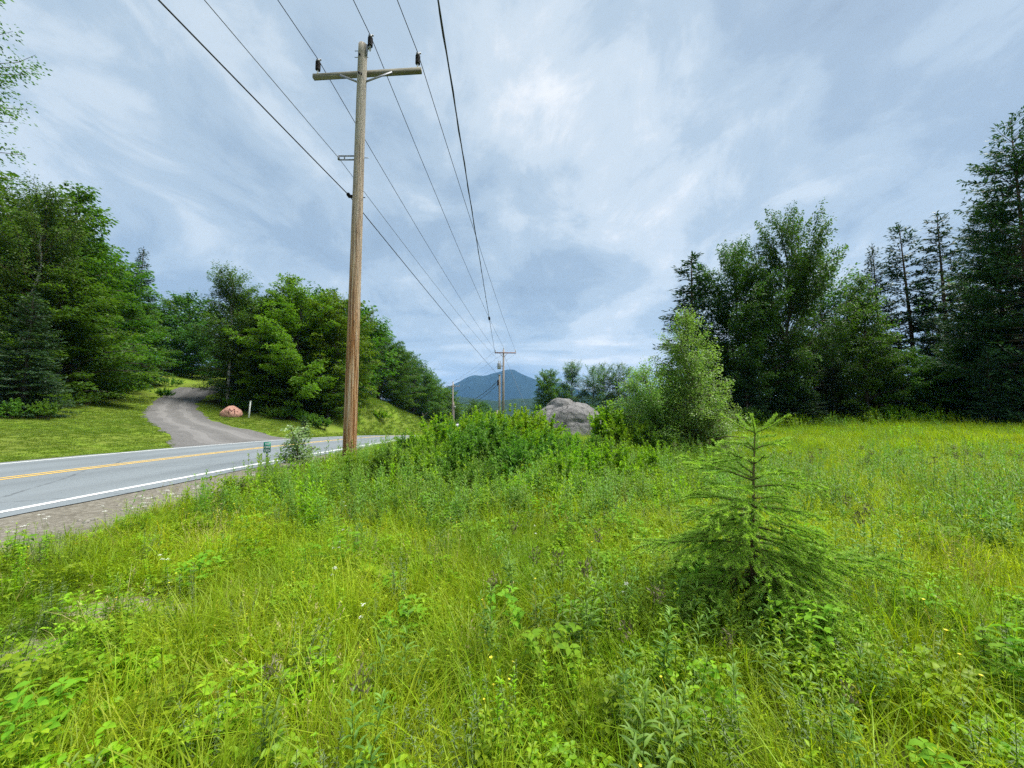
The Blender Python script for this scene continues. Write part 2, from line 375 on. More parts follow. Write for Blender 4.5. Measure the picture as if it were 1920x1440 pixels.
def asphalt():
    m, t = new_mat('worn_asphalt'); g = t.node('ShaderNodeNewGeometry'); pos = g.outputs['Position']
    n1 = t.noise(t.mapping(pos, scale=(1, 0.25, 1)), 0.9, 5, 0.6, 0.3); n2 = t.noise(pos, 60, 4, 0.75); n3 = t.noise(pos, 9, 5, 0.65)
    c = t.ramp(n1, [(0.3, (0.120, 0.144, 0.160)), (0.7, (0.180, 0.208, 0.225))])
    c = t.mix(0.35, c, t.ramp(n2, [(0.3, (0.07, 0.08, 0.085)), (0.7, (0.24, 0.26, 0.27))]))
    v = t.node('ShaderNodeTexVoronoi', feature='DISTANCE_TO_EDGE', ins={'Scale': 0.35}); t.put(v.inputs['Vector'], t.mix(0.25, pos, t.node('ShaderNodeTexNoise', ins={'Vector': pos, 'Scale': 1.2, 'Detail': 5.0}).outputs['Color']))
    crack = t.ramp(v.outputs['Distance'], [(0.0, (1, 1, 1)), (0.011, (0, 0, 0))])
    c = t.mix(t.math('MULTIPLY', crack, t.ramp(n3, [(0.42, (0, 0, 0)), (0.55, (0.85, 0.85, 0.85))])), c, (0.05, 0.055, 0.06))
    tr = t.node('ShaderNodeAttribute', attribute_name='track').outputs['Fac']; c = t.mix(t.math('MULTIPLY', tr, 0.30), c, (0.075, 0.085, 0.092))
    p = principled(t, c, 0.75, 0.35, (n2, 0.35, 0.006)); t.l.new(p.outputs[0], t.out.inputs[0]); return m
def paint(name, c):
    m, t = new_mat(name); g = t.node('ShaderNodeNewGeometry'); n = t.noise(g.outputs['Position'], 25, 6, 0.75); n0 = t.noise(g.outputs['Position'], 1.2, 4, 0.6)
    f = t.ramp(t.math('ADD', n, t.math('MULTIPLY', n0, 0.35)), [(0.70, (0, 0, 0)), (0.86, (1, 1, 1))])
    p = principled(t, t.mix(f, c, (0.2, 0.215, 0.225)), 0.6, 0.3); t.l.new(p.outputs[0], t.out.inputs[0]); return m
def gravel(name, a, b, c3, track=False):
    m, t = new_mat(name); g = t.node('ShaderNodeNewGeometry'); pos = g.outputs['Position']
    v = t.node('ShaderNodeTexVoronoi', ins={'Scale': 22.0, 'Vector': pos}); n = t.noise(pos, 1.3, 5, 0.65, 0.4); n2 = t.noise(pos, 90, 3, 0.7)
    c = t.mix(0.55, t.ramp(n, [(0.3, a), (0.7, b)]), t.ramp(v.outputs['Color'], [(0.1, a), (0.6, b), (0.95, c3)]))
    if track:
        at = t.node('ShaderNodeAttribute', attribute_name='tint').outputs['Fac']; c = t.mix(t.math('MULTIPLY', at, 0.75), c, c3)
    p = principled(t, c, 0.95, 0.1, (t.math('ADD', v.outputs['Distance'], n2), 0.6, 0.03)); t.l.new(p.outputs[0], t.out.inputs[0]); return m

YS = np.concatenate([np.arange(-14, 40, 0.2), np.arange(40, 135, 0.8)])
jr = np.random.default_rng(11)
def rough_edge(n, amp, k):
    a = jr.normal(0, 1, n); w = np.hanning(k); return np.convolve(a, w / np.sqrt((w ** 2).sum()), 'same') * amp
V, F = strip(-3.75 + rough_edge(len(YS), .03, 7), 3.78 + rough_edge(len(YS), .05, 9), YS, lambda X, Y, o: road_z(Y) - 0.012 * np.abs(o) * 0.6, 24)
rme = tri_mesh('road', V, F, asphalt(), True); _o = np.abs(V[:, 0] - road_x(V[:, 1])); _a = rme.attributes.new('track', 'FLOAT', 'POINT'); _a.data.foreach_set('value', (np.exp(-((_o - .95) / .28) ** 2) + np.exp(-((_o - 2.6) / .28) ** 2)).astype(np.float32))
road = tag(link('road', rme), kind='structure')
tag(road, 'worn blue-grey two-lane asphalt road with white edge lines')
WHITE, YEL = paint('white_road_paint', (0.72, 0.73, 0.72)), paint('yellow_road_paint', (0.62, 0.40, 0.07))
def line(name, off, w, mat):
    V, F = strip(off - w / 2 + rough_edge(len(YS), .004, 3), off + w / 2 + rough_edge(len(YS), .004, 3), YS, lambda X, Y, o: road_z(Y) - 0.0072 * np.abs(o) + 0.005, 1)
    link(name, tri_mesh(name, V, F, mat, True), road)
line('edge_line', 3.35, .125, WHITE); line('edge_line', -3.35, .125, WHITE); line('centre_line', .13, .11, YEL); line('centre_line', -.13, .11, YEL)

def shoulder(side, w0, w1, amp):
    inner = np.full(len(YS), side * 3.6); outer = side * (w0 + (w1 - w0) * sstep(4, 13, YS) + rough_edge(len(YS), amp, 11))
    def z(X, Y, o):
        t = np.clip((np.abs(o) - 3.6) / 0.9, 0, 1); g = ground_z(X, Y)
        return (1 - t) * (road_z(Y) - 0.035) + t * np.maximum(g + 0.022, -9)
    a, b = (inner, outer) if side > 0 else (outer, inner)
    V, F = strip(a, b, YS, z, 8)
    tag(link('gravel_shoulder', tri_mesh('gravel_shoulder', V, F, gravel('shoulder_gravel', (0.110, 0.100, 0.080), (0.185, 0.172, 0.140), (0.27, 0.255, 0.22)), True)), kind='structure')
shoulder(1, 5.75, 4.7, .16); shoulder(-1, 4.15, 4.1, .08)

def driveway():
    n = 140; A, B = resample(DL, n), resample(DRT, n); A += np.stack([rough_edge(n, .10, 5), rough_edge(n, .10, 5)], 1); B += np.stack([rough_edge(n, .10, 5), rough_edge(n, .10, 5)], 1)
    k = 14; u = np.linspace(0, 1, k + 1); XY = A[:, None] * (1 - u[None, :, None]) + B[:, None] * u[None, :, None]
    g = ground_z(XY[..., 0], XY[..., 1]); lift = 0.05 * np.sin(np.pi * u) ** 0.5 + 0.012; Z = g + lift
    dx = np.abs(XY[..., 0] - road_x(XY[..., 1])); Z = np.where(dx < 5.2, np.minimum(Z, road_z(XY[..., 1]) - 0.036), Z)
    V = np.concatenate([XY, Z[..., None]], -1).reshape(-1, 3); m = k + 1
    i = (np.arange(n - 1)[:, None] * m + np.arange(k)[None]).ravel()
    F = np.concatenate([np.stack([i, i + 1, i + m + 1], -1), np.stack([i, i + m + 1, i + m], -1)])[:, ::-1]
    cu = ((np.arange(n - 1)[:, None] * 0 + np.arange(k)[None]) + 0.5).ravel() / k
    tr = np.exp(-((cu - .3) / .08) ** 2) + np.exp(-((cu - .7) / .08) ** 2); tr = np.concatenate([tr, tr])
    mat = gravel('driveway_gravel', (0.080, 0.078, 0.076), (0.140, 0.137, 0.133), (0.185, 0.18, 0.176), True)
    tag(link('driveway', tri_mesh('driveway', V, F, mat, True, tr)), kind='structure')
driveway()

def gz(x, y, dz=0.0): return float(ground_z(np.array([x]), np.array([y]))[0]) + dz

# ------------------------------------------------------------------ hills and mountain
def fbm(x, y, s, oct=5, seed=0.0):
    out = np.empty(x.shape); xf, yf = x.ravel(), y.ravel(); o = out.ravel()
    for i in range(len(xf)): o[i] = noise.fractal(Vector((xf[i] / s, yf[i] / s, seed)), 0.9, 2.1, oct)
    return o.reshape(x.shape)
def hill_mat(name, a, b):
    m, t = new_mat(name); g = t.node('ShaderNodeNewGeometry'); pos = g.outputs['Position']
    n = t.noise(pos, 0.004, 6, 0.6); n2 = t.noise(pos, 0.05, 5, 0.7)
    p = principled(t, t.mix(0.5, t.ramp(n, [(0.35, a), (0.65, b)]), t.ramp(n2, [(0.3, a), (0.7, b)])), 0.95, 0.05, (n2, 1.0, 45.0)); t.l.new(p.outputs[0], t.out.inputs[0]); return m
def ridge(name, prof, y0, y1, base, mat, ns, amp, seed, label, nx=150, ny=46):
    prof = np.array(prof, float); xs = np.linspace(prof[0, 0], prof[-1, 0], nx); ys = np.linspace(y0, y1, ny)
    X, Y = np.meshgrid(xs, ys, indexing='ij'); top = np.interp(X, prof[:, 0], prof[:, 1]); t = (Y - y0) / (y1 - y0)
    s = np.where(t < 0.55, sstep(0, 0.55, t) ** 0.8, 1 - sstep(0.55, 1.0, t))
    nz = fbm(X, Y, ns, 6, seed); Z = base + (top - base) * s + nz * amp * np.sqrt(np.clip(s * 1.2, 0, 1)) * (1 - 0.75 * np.exp(-((t - 0.55) / 0.12) ** 2))
    V = np.stack([X, Y, Z], -1).reshape(-1, 3); i = (np.arange(nx - 1)[:, None] * ny + np.arange(ny - 1)[None]).ravel()
    F = np.concatenate([np.stack([i, i + ny, i + ny + 1], -1), np.stack([i, i + ny + 1, i + 1], -1)])
    tag(link(name, tri_mesh(name, V, F, mat, True)), label, kind='structure')
MTN = [(-3600, -20), (-2400, 60), (-1400, 130), (-1039, 170), (-752, 255), (-560, 345), (-480, 392), (-406, 410), (-345, 400), (-300, 394), (-230, 420), (-160, 445), (-90, 468), (-29, 480), (25, 470), (87, 437), (180, 396), (290, 352), (400, 330), (521, 309), (700, 265), (867, 222), (1154, 160), (1700, 120), (2600, 60), (3600, -20)]
ridge('mountain', MTN, 3000, 5000, -70, hill_mat('mountain_forest', (0.016, 0.030, 0.020), (0.034, 0.055, 0.030)), 420, 70, 3.1, 'blue forested mountain with a rounded peak on the horizon')
FT = [(-1500, 10), (-700, 30), (-420, 52), (-200, 62), (-60, 50), (60, 56), (200, 72), (420, 66), (700, 60), (1100, 42), (1700, 10)]
ridge('hills', FT, 900, 2100, -70, hill_mat('foothill_forest', (0.020, 0.044, 0.016), (0.055, 0.092, 0.026)), 150, 26, 8.7, 'low green forested hills below the mountain')

# ------------------------------------------------------------------ trees: prototypes (one trunk mesh + one crown mesh each), then copies
def rdir(g, n, zbias=0.0):
    v = g.normal(0, 1, (n, 3)); v[:, 2] += zbias; return unit(v)

def broadleaf(seed, h, w, base=0.08, limbs=70, leaf=0.13, per=26, airy=0.0, shape='oval', spray=0.5, flat=0.35, trunk_r=None, fork=None, upsweep=1.0, ragged=0.25):
    g = np.random.default_rng(seed); wood, leafb = MB(), MB(); trk = MB(); tr = trunk_r or h * 0.014
    zt = np.linspace(0, h * 0.93, 14); wob = np.cumsum(g.normal(0, h * 0.007, (14, 2)), 0)
    T = np.concatenate([wob * np.minimum(1, np.arange(14) / 6)[:, None], zt[:, None]], 1)
    if fork is not None: T[:, :2] += (np.clip(zt - h * 0.3, 0, None)[:, None]) * np.array(fork)
    trk.add(*tube(T, tr * (1 - 0.92 * zt / zt[-1]) + 0.012, 9))
    LP, LD, LN, LT = [], [], [], []
    lobes = g.uniform(0, 2 * np.pi, 5); la = g.uniform(-1, 1, 5)
    for i in range(limbs):
        f = (i + 0.5) / limbs; t = base + (1 - base) * f ** 0.85; z = h * t
        if shape == 'oval': e = math.sqrt(max(0.02, 1 - ((t - 0.42) / 0.60) ** 2))
        elif shape == 'cone': e = (1 - t) ** 0.75 * 1.15 + 0.10
        elif shape == 'column': e = math.sqrt(max(0.03, 1 - ((t - 0.5) / 0.55) ** 2)) * (0.8 + 0.2 * math.sin(t * 14))
        else: e = math.sqrt(max(0.02, 1 - ((t - 0.62) / 0.40) ** 2)) if t > 0.25 else 0.35
        az = i * 2.39996 + g.normal(0, 0.35)
        rad = w / 2 * e * (1 + ragged * sum(la[k] * math.cos((k + 1) * az + lobes[k] + t * 5) for k in range(5)) / 1.6) * g.uniform(0.72, 1.12)
        el = (0.05 + 0.95 * t) * upsweep; rise = rad * math.tan(min(1.2, el)) * 0.75
        s = np.array([np.interp(max(0.2, z - rise), T[:, 2], T[:, 0]), np.interp(max(0.2, z - rise), T[:, 2], T[:, 1]), max(0.2, z - rise)])
        e_ = s + np.array([math.cos(az) * rad, math.sin(az) * rad, min(z, h) - s[2] + g.normal(0, .15)])
        u = np.linspace(0, 1, 6)[:, None]; mid = np.array([0, 0, rad * 0.12]) * np.sin(np.pi * u)
        B = s * (1 - u) + e_ * u + mid + g.normal(0, rad * 0.02, (6, 3)) * u
        wood.add(*tube(B, (tr * 0.34 * (1 - t * 0.7)) * (1 - 0.85 * u[:, 0]) + 0.006, 4, False))
        Ln = np.linalg.norm(e_ - s); ns = max(2, int(Ln / (spray * 0.62)))
        for k in range(ns):
            q = 0.30 + 0.72 * (k + g.uniform(0.2, 0.8)) / ns
            if g.random() < airy * (1.1 - q): continue
            p = s * (1 - q) + e_ * q; side = (-1) ** k
            c = p + np.array([-math.sin(az), math.cos(az), 0]) * side * g.uniform(0, 0.62) * spray * 1.6 * (1.15 - 0.55 * q) + np.array([0, 0, g.normal(0.02, 0.10) * spray * 2])
            if g.random() < 0.5: wood.add(*tube([p, (p + c) / 2 + [0, 0, 0.03], c], [0.012, 0.009, 0.005], 3, False))
            n = int(per * g.uniform(0.6, 1.35)); a = g.uniform(0, 2 * np.pi, n); r = np.sqrt(g.uniform(0, 1, n)) * spray * g.uniform(0.7, 1.2)
            out = np.array([math.cos(az), math.sin(az)])
            P = c + np.stack([np.cos(a) * r, np.sin(a) * r, g.normal(0, flat * spray * 0.4, n) - 0.22 * r ** 2 / spray], 1)
            P[:, 2] += (P[:, :2] - c[:2]) @ out * (-0.25 + 0.9 * (t > 0.85))
            LP.append(P); d = np.stack([np.cos(a) + out[0] * .6, np.sin(a) + out[1] * .6, g.normal(-0.25, 0.35, n)], 1); LD.append(d)
            nn = np.stack([g.normal(0, 0.45, n), g.normal(0, 0.45, n), np.ones(n)], 1); LN.append(nn); LT.append(np.clip(g.normal(0.45, 0.22) + g.normal(0, 0.2, n), 0, 1))
    # a few leaders reach out of the top
    for k in range(5):
        tip = T[-1] + np.array([g.normal(0, w * .06), g.normal(0, w * .06), h * g.uniform(0.03, 0.09)]); n = 26
        q = g.uniform(-0.6, 1, n)[:, None]; P = T[-1] * (1 - q) + tip * q + g.normal(0, 0.10, (n, 3)); wood.add(*tube([T[-1], tip], [0.015, 0.005], 3, False))
        LP.append(P); LD.append(rdir(g, n)); LN.append(rdir(g, n, 1.0)); LT.append(np.full(n, 0.6))
    P, D, N, Tn = map(np.concatenate, (LP, LD, LN, LT)); n = len(P)
    V, F = leaves4(P, D, N, leaf * g.uniform(0.7, 1.3, n), leaf * 0.72 * g.uniform(0.75, 1.2, n)); leafb.add(V, F, np.repeat(Tn, 2))
    return trk, wood, leafb

def conifer(seed, h, w, base=0.02, step=0.24, per=7, droop=0.25, power=0.85, gap=0.0, tw=0.14, needle=0.19, nw=0.055, bare=0.0, lean=0.0, upturn=0.1):
    g = np.random.default_rng(seed); wood, nb = MB(), MB(); trk = MB(); r0 = h * 0.013
    T = np.stack([np.linspace(0, 1, 8) ** 2 * lean, np.zeros(8), np.linspace(0, h, 8)], 1)
    trk.add(*tube(T, np.linspace(r0, 0.012, 8), 8)); LP, LD, LN, LT = [], [], [], []
    z = h * base
    while z < h * 0.985:
        t = z / h; L0 = w / 2 * ((1 - t) ** power * 0.97 + 0.03)
        for k in range(per if t < 0.9 else 5):
            if g.random() < gap: continue
            az = g.uniform(0, 2 * np.pi); L = L0 * g.uniform(0.65, 1.12); x0 = np.interp(z, T[:, 2], T[:, 0])
            zz = z + g.normal(0, step * 0.3); up = 0.55 * t ** 2
            o = np.array([math.cos(az), math.sin(az), 0]); u = np.linspace(0, 1, 6)[:, None]
            B = np.array([x0, 0, zz]) + o * L * u + np.array([0, 0, 1.0]) * (L * (up * u - droop * (1 - t) * u ** 1.3 * 1.2 + upturn * u ** 4))
            wood.add(*tube(B, np.linspace(0.010 + 0.010 * L, 0.004, 6), 3, False))
            nt = max(2, int(L / tw)); side = np.array([-o[1], o[0], 0])
            for j in range(nt):
                q = (j + g.uniform(0.2, 0.9)) / nt
                if q < 0.12 + bare or (bare > 0 and g.random() < bare): continue
                p = np.array([np.interp(q, u[:, 0], B[:, m]) for m in range(3)])
                for s in (-1, 1):
                    tl = (0.10 + 0.42 * L * (1 - q) ** 0.7 * 0.75) * g.uniform(0.7, 1.2); tl = min(tl, 0.75)
                    d = unit(o * 0.75 + side * s * 0.85 + np.array([0, 0, g.normal(-0.10, 0.12) + up * .6])); n = max(2, int(tl / 0.06))
                    qs = (np.arange(n) + g.uniform(0, 1, n)) / n; P = p + d * (qs * tl)[:, None] + g.normal(0, 0.012, (n, 3))
                    LP.append(P); LD.append(d + g.normal(0, 0.38, (n, 3))); LN.append(np.stack([g.normal(0, .5, n), g.normal(0, .5, n), np.ones(n)], 1))
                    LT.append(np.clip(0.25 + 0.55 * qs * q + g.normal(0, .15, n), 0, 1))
        z += step * (1.0 if t < 0.75 else 0.8) * g.uniform(0.75, 1.25)
    n = 30; P = np.stack([g.normal(0, .03, n) + lean, g.normal(0, .03, n), h - g.uniform(-.05, .7, n)], 1); LP.append(P); LD.append(rdir(g, n, 0.8)); LN.append(rdir(g, n)); LT.append(np.full(n, 0.6))
    P, D, N, Tn = map(np.concatenate, (LP, LD, LN, LT)); n = len(P)
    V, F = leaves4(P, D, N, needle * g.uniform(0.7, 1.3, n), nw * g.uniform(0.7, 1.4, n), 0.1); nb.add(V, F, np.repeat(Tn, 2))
    return trk, wood, nb

def proto(name, parts, wood_mat, leaf_mats, H):
    """parts: (trunk, branches, leaves), or (stems, leaves) for a shrub without a trunk"""
    t = parts[0].mesh(name + '_trunk', M[wood_mat], True) if len(parts) == 3 else None
    br = parts[-2].mesh(name + '_branches', M['twig' if wood_mat in ('birchbark', 'twig') else 'bark'], True); lm = parts[-1].mesh(name + '_crown', M[leaf_mats[0]]); PROTO[name] = ((t, br), {leaf_mats[0]: lm}, H)
    for m in leaf_mats[1:]:
        c = lm.copy(); c.materials[0] = M[m]; PROTO[name][1][m] = c
PROTO = {}
proto('maple_a', broadleaf(1, 12, 8.2, 0.04, 90, 0.20, 34, 0.0, 'oval', 0.52), 'bark', ['maple', 'maple_bright', 'darkleaf'], 12)
proto('maple_b', broadleaf(2, 12, 7.2, 0.05, 90, 0.19, 34, 0.05, 'cone', 0.5), 'bark', ['maple', 'maple_bright', 'darkleaf'], 12)
proto('maple_c', broadleaf(3, 12, 9.0, 0.06, 92, 0.19, 32, 0.08, 'oval', 0.48, ragged=0.4), 'bark', ['maple_bright', 'maple', 'darkleaf'], 12)
proto('ash', broadleaf(4, 14, 9.0, 0.05, 104, 0.19, 32, 0.10, 'oval', 0.5, 0.5, upsweep=1.25, ragged=0.35), 'bark', ['darkleaf', 'maple'], 14)
proto('birch', broadleaf(5, 12, 5.0, 0.06, 84, 0.125, 36, 0.08, 'column', 0.42, 0.6, trunk_r=0.11, upsweep=1.3), 'birchbark', ['birch'], 12)
proto('thin_tree', broadleaf(6, 12, 5.2, 0.32, 46, 0.17, 20, 0.25, 'vase', 0.42, 0.6, trunk_r=0.10, upsweep=1.3), 'bark', ['birch', 'darkleaf'], 12)
proto('forked_birch', broadleaf(15, 14, 5.8, 0.42, 60, 0.15, 28, 0.12, 'vase', 0.42, 0.6, trunk_r=0.15, fork=(0.10, 0.0), upsweep=1.25), 'birchbark', ['birch', 'maple'], 14)
proto('tall_birch', broadleaf(17, 24, 7.5, 0.40, 80, 0.15, 15, 0.25, 'vase', 0.5, 0.8, trunk_r=0.2, upsweep=1.1, ragged=0.5), 'birchbark', ['birch'], 24)
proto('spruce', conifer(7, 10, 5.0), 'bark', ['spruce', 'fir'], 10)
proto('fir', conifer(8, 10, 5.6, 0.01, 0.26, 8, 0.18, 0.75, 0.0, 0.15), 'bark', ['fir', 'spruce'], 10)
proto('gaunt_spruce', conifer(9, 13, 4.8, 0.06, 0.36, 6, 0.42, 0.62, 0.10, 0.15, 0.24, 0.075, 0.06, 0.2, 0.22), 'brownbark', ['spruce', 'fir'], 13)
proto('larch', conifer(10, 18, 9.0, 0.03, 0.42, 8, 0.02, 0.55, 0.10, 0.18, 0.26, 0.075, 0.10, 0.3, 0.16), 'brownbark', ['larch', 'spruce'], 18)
proto('far_tree', broadleaf(11, 12, 8.5, 0.02, 64, 0.36, 17, 0.0, 'oval', 0.72), 'bark', ['maple', 'darkleaf'], 12)
proto('bush_birch', broadleaf(12, 4.9, 3.1, 0.03, 110, 0.072, 32, 0.10, 'cone', 0.27, 0.75, trunk_r=0.035, upsweep=1.15, ragged=0.5), 'twig', ['bush'], 4.9)
proto('bush_birch_low', broadleaf(13, 3.2, 3.0, 0.02, 96, 0.072, 30, 0.08, 'oval', 0.26, 0.75, trunk_r=0.028, upsweep=1.2, ragged=0.5), 'twig', ['bush'], 3.2)

def tree(name, kind, mat, x, y, h, label, group=None, rz=None, wide=1.0, cat='tree', dz=-0.08, sy=None):
    (tm, bm_), lms, H = PROTO[kind]; s = h / H; g = random.Random(int(x * 131 + y * 17 + h * 7))
    o = thing(name, label, cat, (x, y, gz(x, y) + dz), g.uniform(0, 6.28) if rz is None else rz, group, (s * wide, s * (sy or wide), s))
    if tm: link('trunk', tm, o); link('branches', bm_, o); link('crown', lms[mat], o)
    else: link('stems', bm_, o); link('foliage', lms[mat], o)
    return o

# wood left of the driveway
tree('birch_tree', 'tall_birch', 'birch', -32.2, 19.4, 25.0, 'tall sparse-leaved tree overhanging the lawn, its crown thin against the sky', rz=0.3)
tree('birch_tree', 'forked_birch', 'birch', -29.4, 21.8, 13.6, 'slender birch with a forked white trunk rising behind the lawn spruce', rz=-0.25, wide=0.8)
tree('spruce_tree', 'fir', 'fir', -24.6, 18.6, 6.3, 'dark full spruce reaching the ground at the edge of the lawn', wide=1.15)
tree('spruce_tree', 'fir', 'spruce', -28.6, 18.3, 9.0, 'tall dark spruce beside the lawn, behind the full spruce', wide=1.05)
tree('maple_tree', 'maple_b', 'maple', -30.8, 24.8, 14.8, 'tall dark green maple between the forked birch and the driveway', rz=0.5, wide=0.95)
tree('maple_tree', 'maple_a', 'maple', -28.4, 23.0, 8.6, 'low spreading maple whose branches hang over the lawn edge', rz=2.0, wide=1.12)
tree('maple_tree', 'maple_c', 'maple', -34.6, 29.6, 12.2, 'rounded maple leaning towards the inside of the driveway bend', rz=1.0)
tree('maple_tree', 'maple_a', 'maple', -35.4, 34.2, 8.2, 'shorter maple close beside the upper driveway', rz=4.0, wide=0.95)
tree('spruce_tree', 'spruce', 'spruce', -36.0, 35.0, 13.4, 'pointed dark spruce spire rising above the maples by the driveway', wide=0.8)
tree('maple_tree', 'ash', 'maple', -37.5, 26.0, 15.2, 'tall light-crowned maple behind the forked birch', rz=0.2)
for i, (x, y, h, k, m) in enumerate([(-41, 24, 16.5, 'far_tree', 'maple'), (-40, 31, 14, 'far_tree', 'darkleaf'), (-44, 37, 13, 'far_tree', 'darkleaf'), (-34, 24.5, 9, 'spruce', 'spruce'), (-31.0, 22.5, 8, 'spruce', 'spruce'), (-37, 20.5, 14, 'far_tree', 'maple'), (-43, 18, 14, 'far_tree', 'darkleaf'), (-30.8, 26.8, 7.5, 'fir', 'spruce'), (-38, 28, 9, 'spruce', 'spruce'), (-48, 28, 16, 'far_tree', 'darkleaf'), (-34.5, 30.5, 10, 'spruce', 'spruce')]):
    tree('woodland_tree', k, m, x, y, h, 'dark tree deep in the wood behind the lawn', 'trees deep in the wood behind the lawn')
# end of the driveway
for i, (x, y, h, m) in enumerate([(-44, 50, 11.0, 'darkleaf'), (-49.5, 54, 10.5, 'maple'), (-39.5, 60, 11.0, 'darkleaf'), (-47, 62, 13, 'darkleaf'), (-53, 48, 12, 'darkleaf'), (-36, 66, 12, 'darkleaf'), (-44, 68, 12, 'darkleaf'), (-36.5, 50, 5.5, 'darkleaf'), (-33.2, 47, 6.5, 'maple'), (-40, 46, 7, 'darkleaf'), (-35, 57, 9, 'darkleaf'), (-30.5, 43, 6, 'darkleaf'), (-41, 53, 6, 'darkleaf')]):
    tree('woodland_tree', 'far_tree', m, x, y, h, 'dark leafy tree closing the view where the driveway enters the wood', 'trees where the driveway enters the wood')
# wood between driveway and road
tree('birch_tree', 'birch', 'birch', -25.4, 33.0, 12.6, 'slim grey-green birch at the outside of the driveway bend behind the painted boulder', wide=1.15)
tree('birch_tree', 'birch', 'birch', -24.4, 34.6, 10.8, 'second slim birch close against the bend birch', rz=2, wide=1.1)
tree('maple_tree', 'maple_b', 'maple_bright', -22.2, 35.0, 13.2, 'bright green maple standing next to the bend birches', rz=1.2)
tree('maple_tree', 'maple_c', 'maple_bright', -20.0, 34.4, 12.2, 'broad sunlit yellow-green maple at the middle of the roadside wood', rz=0.3, wide=0.9)
tree('maple_tree', 'maple_a', 'maple_bright', -17.6, 36.6, 12.6, 'bright green maple right behind the tall utility pole', rz=5, wide=0.85)
tree('maple_tree', 'maple_c', 'maple', -22.0, 32.9, 6.4, 'low young maple behind the white marker post', rz=2.2, wide=0.95)
tree('maple_tree', 'maple_a', 'maple', -19.4, 33.8, 5.2, 'low bushy maple at the wood edge above the little fir', rz=1.2, wide=1.1)
tree('maple_tree', 'maple_b', 'maple', -17.6, 35.4, 6.6, 'young green maple leaning out over the verge by the utility pole', rz=3.2)
for i, (x, y, h, k, m) in enumerate([(-20.5, 39, 12, 'spruce', 'spruce'), (-24.5, 38.5, 10.5, 'far_tree', 'darkleaf'), (-28, 41, 11, 'far_tree', 'darkleaf'), (-22, 43, 13, 'far_tree', 'maple'), (-19, 42, 12, 'far_tree', 'maple'), (-27, 47, 12, 'far_tree', 'darkleaf'), (-23.5, 36.6, 6, 'spruce', 'spruce'), (-18.6, 38.4, 7, 'spruce', 'spruce'), (-26.6, 36.2, 7, 'fir', 'spruce')]):
    tree('woodland_tree', k, m, x, y, h, 'tree inside the wood between driveway and road', 'trees inside the roadside wood')
# wood on the road bank
for i, (x, y, h, m, k) in enumerate([(-22.4, 47.5, 11.2, 'darkleaf', 'maple_a'), (-22.2, 53, 12.6, 'darkleaf', 'ash'), (-21, 58, 12.0, 'darkleaf', 'maple_c'), (-20, 64, 11.2, 'maple', 'maple_a'), (-19, 71, 10.8, 'darkleaf', 'maple_c'), (-25, 56, 12, 'darkleaf', 'far_tree'), (-24, 66, 12, 'darkleaf', 'far_tree'), (-22, 76, 12, 'darkleaf', 'far_tree'), (-18.2, 79, 10.5, 'maple', 'far_tree'), (-18.6, 88, 11, 'darkleaf', 'far_tree')]):
    tree('roadside_tree', k, m, x, y, h, 'rounded dark tree on the grass bank along the road', 'rounded trees on the road bank')
# far down the road
rr = random.Random(5)
for i in range(30):
    x = rr.uniform(-34, -4); y = rr.uniform(96, 165) ; x = x - (y - 96) * 0.02
    if -16 < x < -4 and y < 118: y += 28
    tree('distant_tree', 'far_tree', rr.choice(['maple', 'darkleaf']), x, y, rr.uniform(9.5, 13), 'distant tree where the road drops towards the valley', 'distant trees down the road')
for i in range(26):
    x = rr.uniform(-8, 45); y = rr.uniform(112, 200)
    tree('distant_tree', 'far_tree', rr.choice(['maple', 'darkleaf']), x, y, rr.uniform(8, 11.5), 'distant tree in the valley beyond the grey boulder', 'distant trees beyond the boulder')
# middle distance behind the boulder
tree('maple_tree', 'maple_a', 'maple', 6.3, 61, 10.6, 'dense rounded tree behind the grey boulder', wide=0.85)
tree('birch_tree', 'birch', 'birch', 10.3, 63, 12.4, 'narrow upright tree next to the dense tree beyond the boulder', wide=1.05)
for x, y, h in ((13.4, 63, 10.4), (16.0, 65, 11.2), (18.4, 64, 10.8), (20.6, 66, 10.5)):
    tree('open_tree', 'thin_tree', 'birch', x, y, h * 1.08, 'open-crowned tree with sky showing through beyond the boulder', 'open-crowned trees beyond the boulder')
for x, y, h in ((4.4, 58, 4.5), (9, 59, 4.6), (12.5, 58.5, 4.2), (16.5, 60, 4.6), (20, 60, 5), (23, 58, 6), (1.5, 66, 4.0)):
    tree('woodland_tree', 'far_tree', 'darkleaf', x, y, h, 'low dark tree under the open-crowned trees beyond the boulder', 'low dark trees beyond the boulder')
# right-hand tree line
tree('spruce_tree', 'gaunt_spruce', 'spruce', 13.0, 26.4, 13.0, 'gaunt drooping spruce at the near end of the field tree line behind the birch bush', rz=0.4, wide=1.5)
tree('spruce_tree', 'gaunt_spruce', 'spruce', 14.6, 28.6, 11.2, 'second gaunt spruce tucked behind the drooping one', rz=2.6, wide=1.1)
tree('ash_tree', 'ash', 'darkleaf', 16.5, 25.8, 13.4, 'tall leafy tree with a lopsided top at the field edge', rz=0.8, wide=0.70)
tree('ash_tree', 'ash', 'darkleaf', 19.1, 25.8, 15.6, 'tallest broadleaf tree of the field edge with a domed crown', rz=3.4, wide=0.62)
tree('fir_tree', 'fir', 'spruce', 15.6, 24.6, 5.2, 'dark low fir skirting the foot of the lopsided tree', wide=1.2)
tree('fir_tree', 'fir', 'spruce', 18.6, 24.4, 5.6, 'broad dark fir in front of the domed tree', wide=1.3)
tree('fir_tree', 'fir', 'fir', 21.8, 25.0, 5.0, 'dark fir between the domed tree and the sapling', wide=1.2)
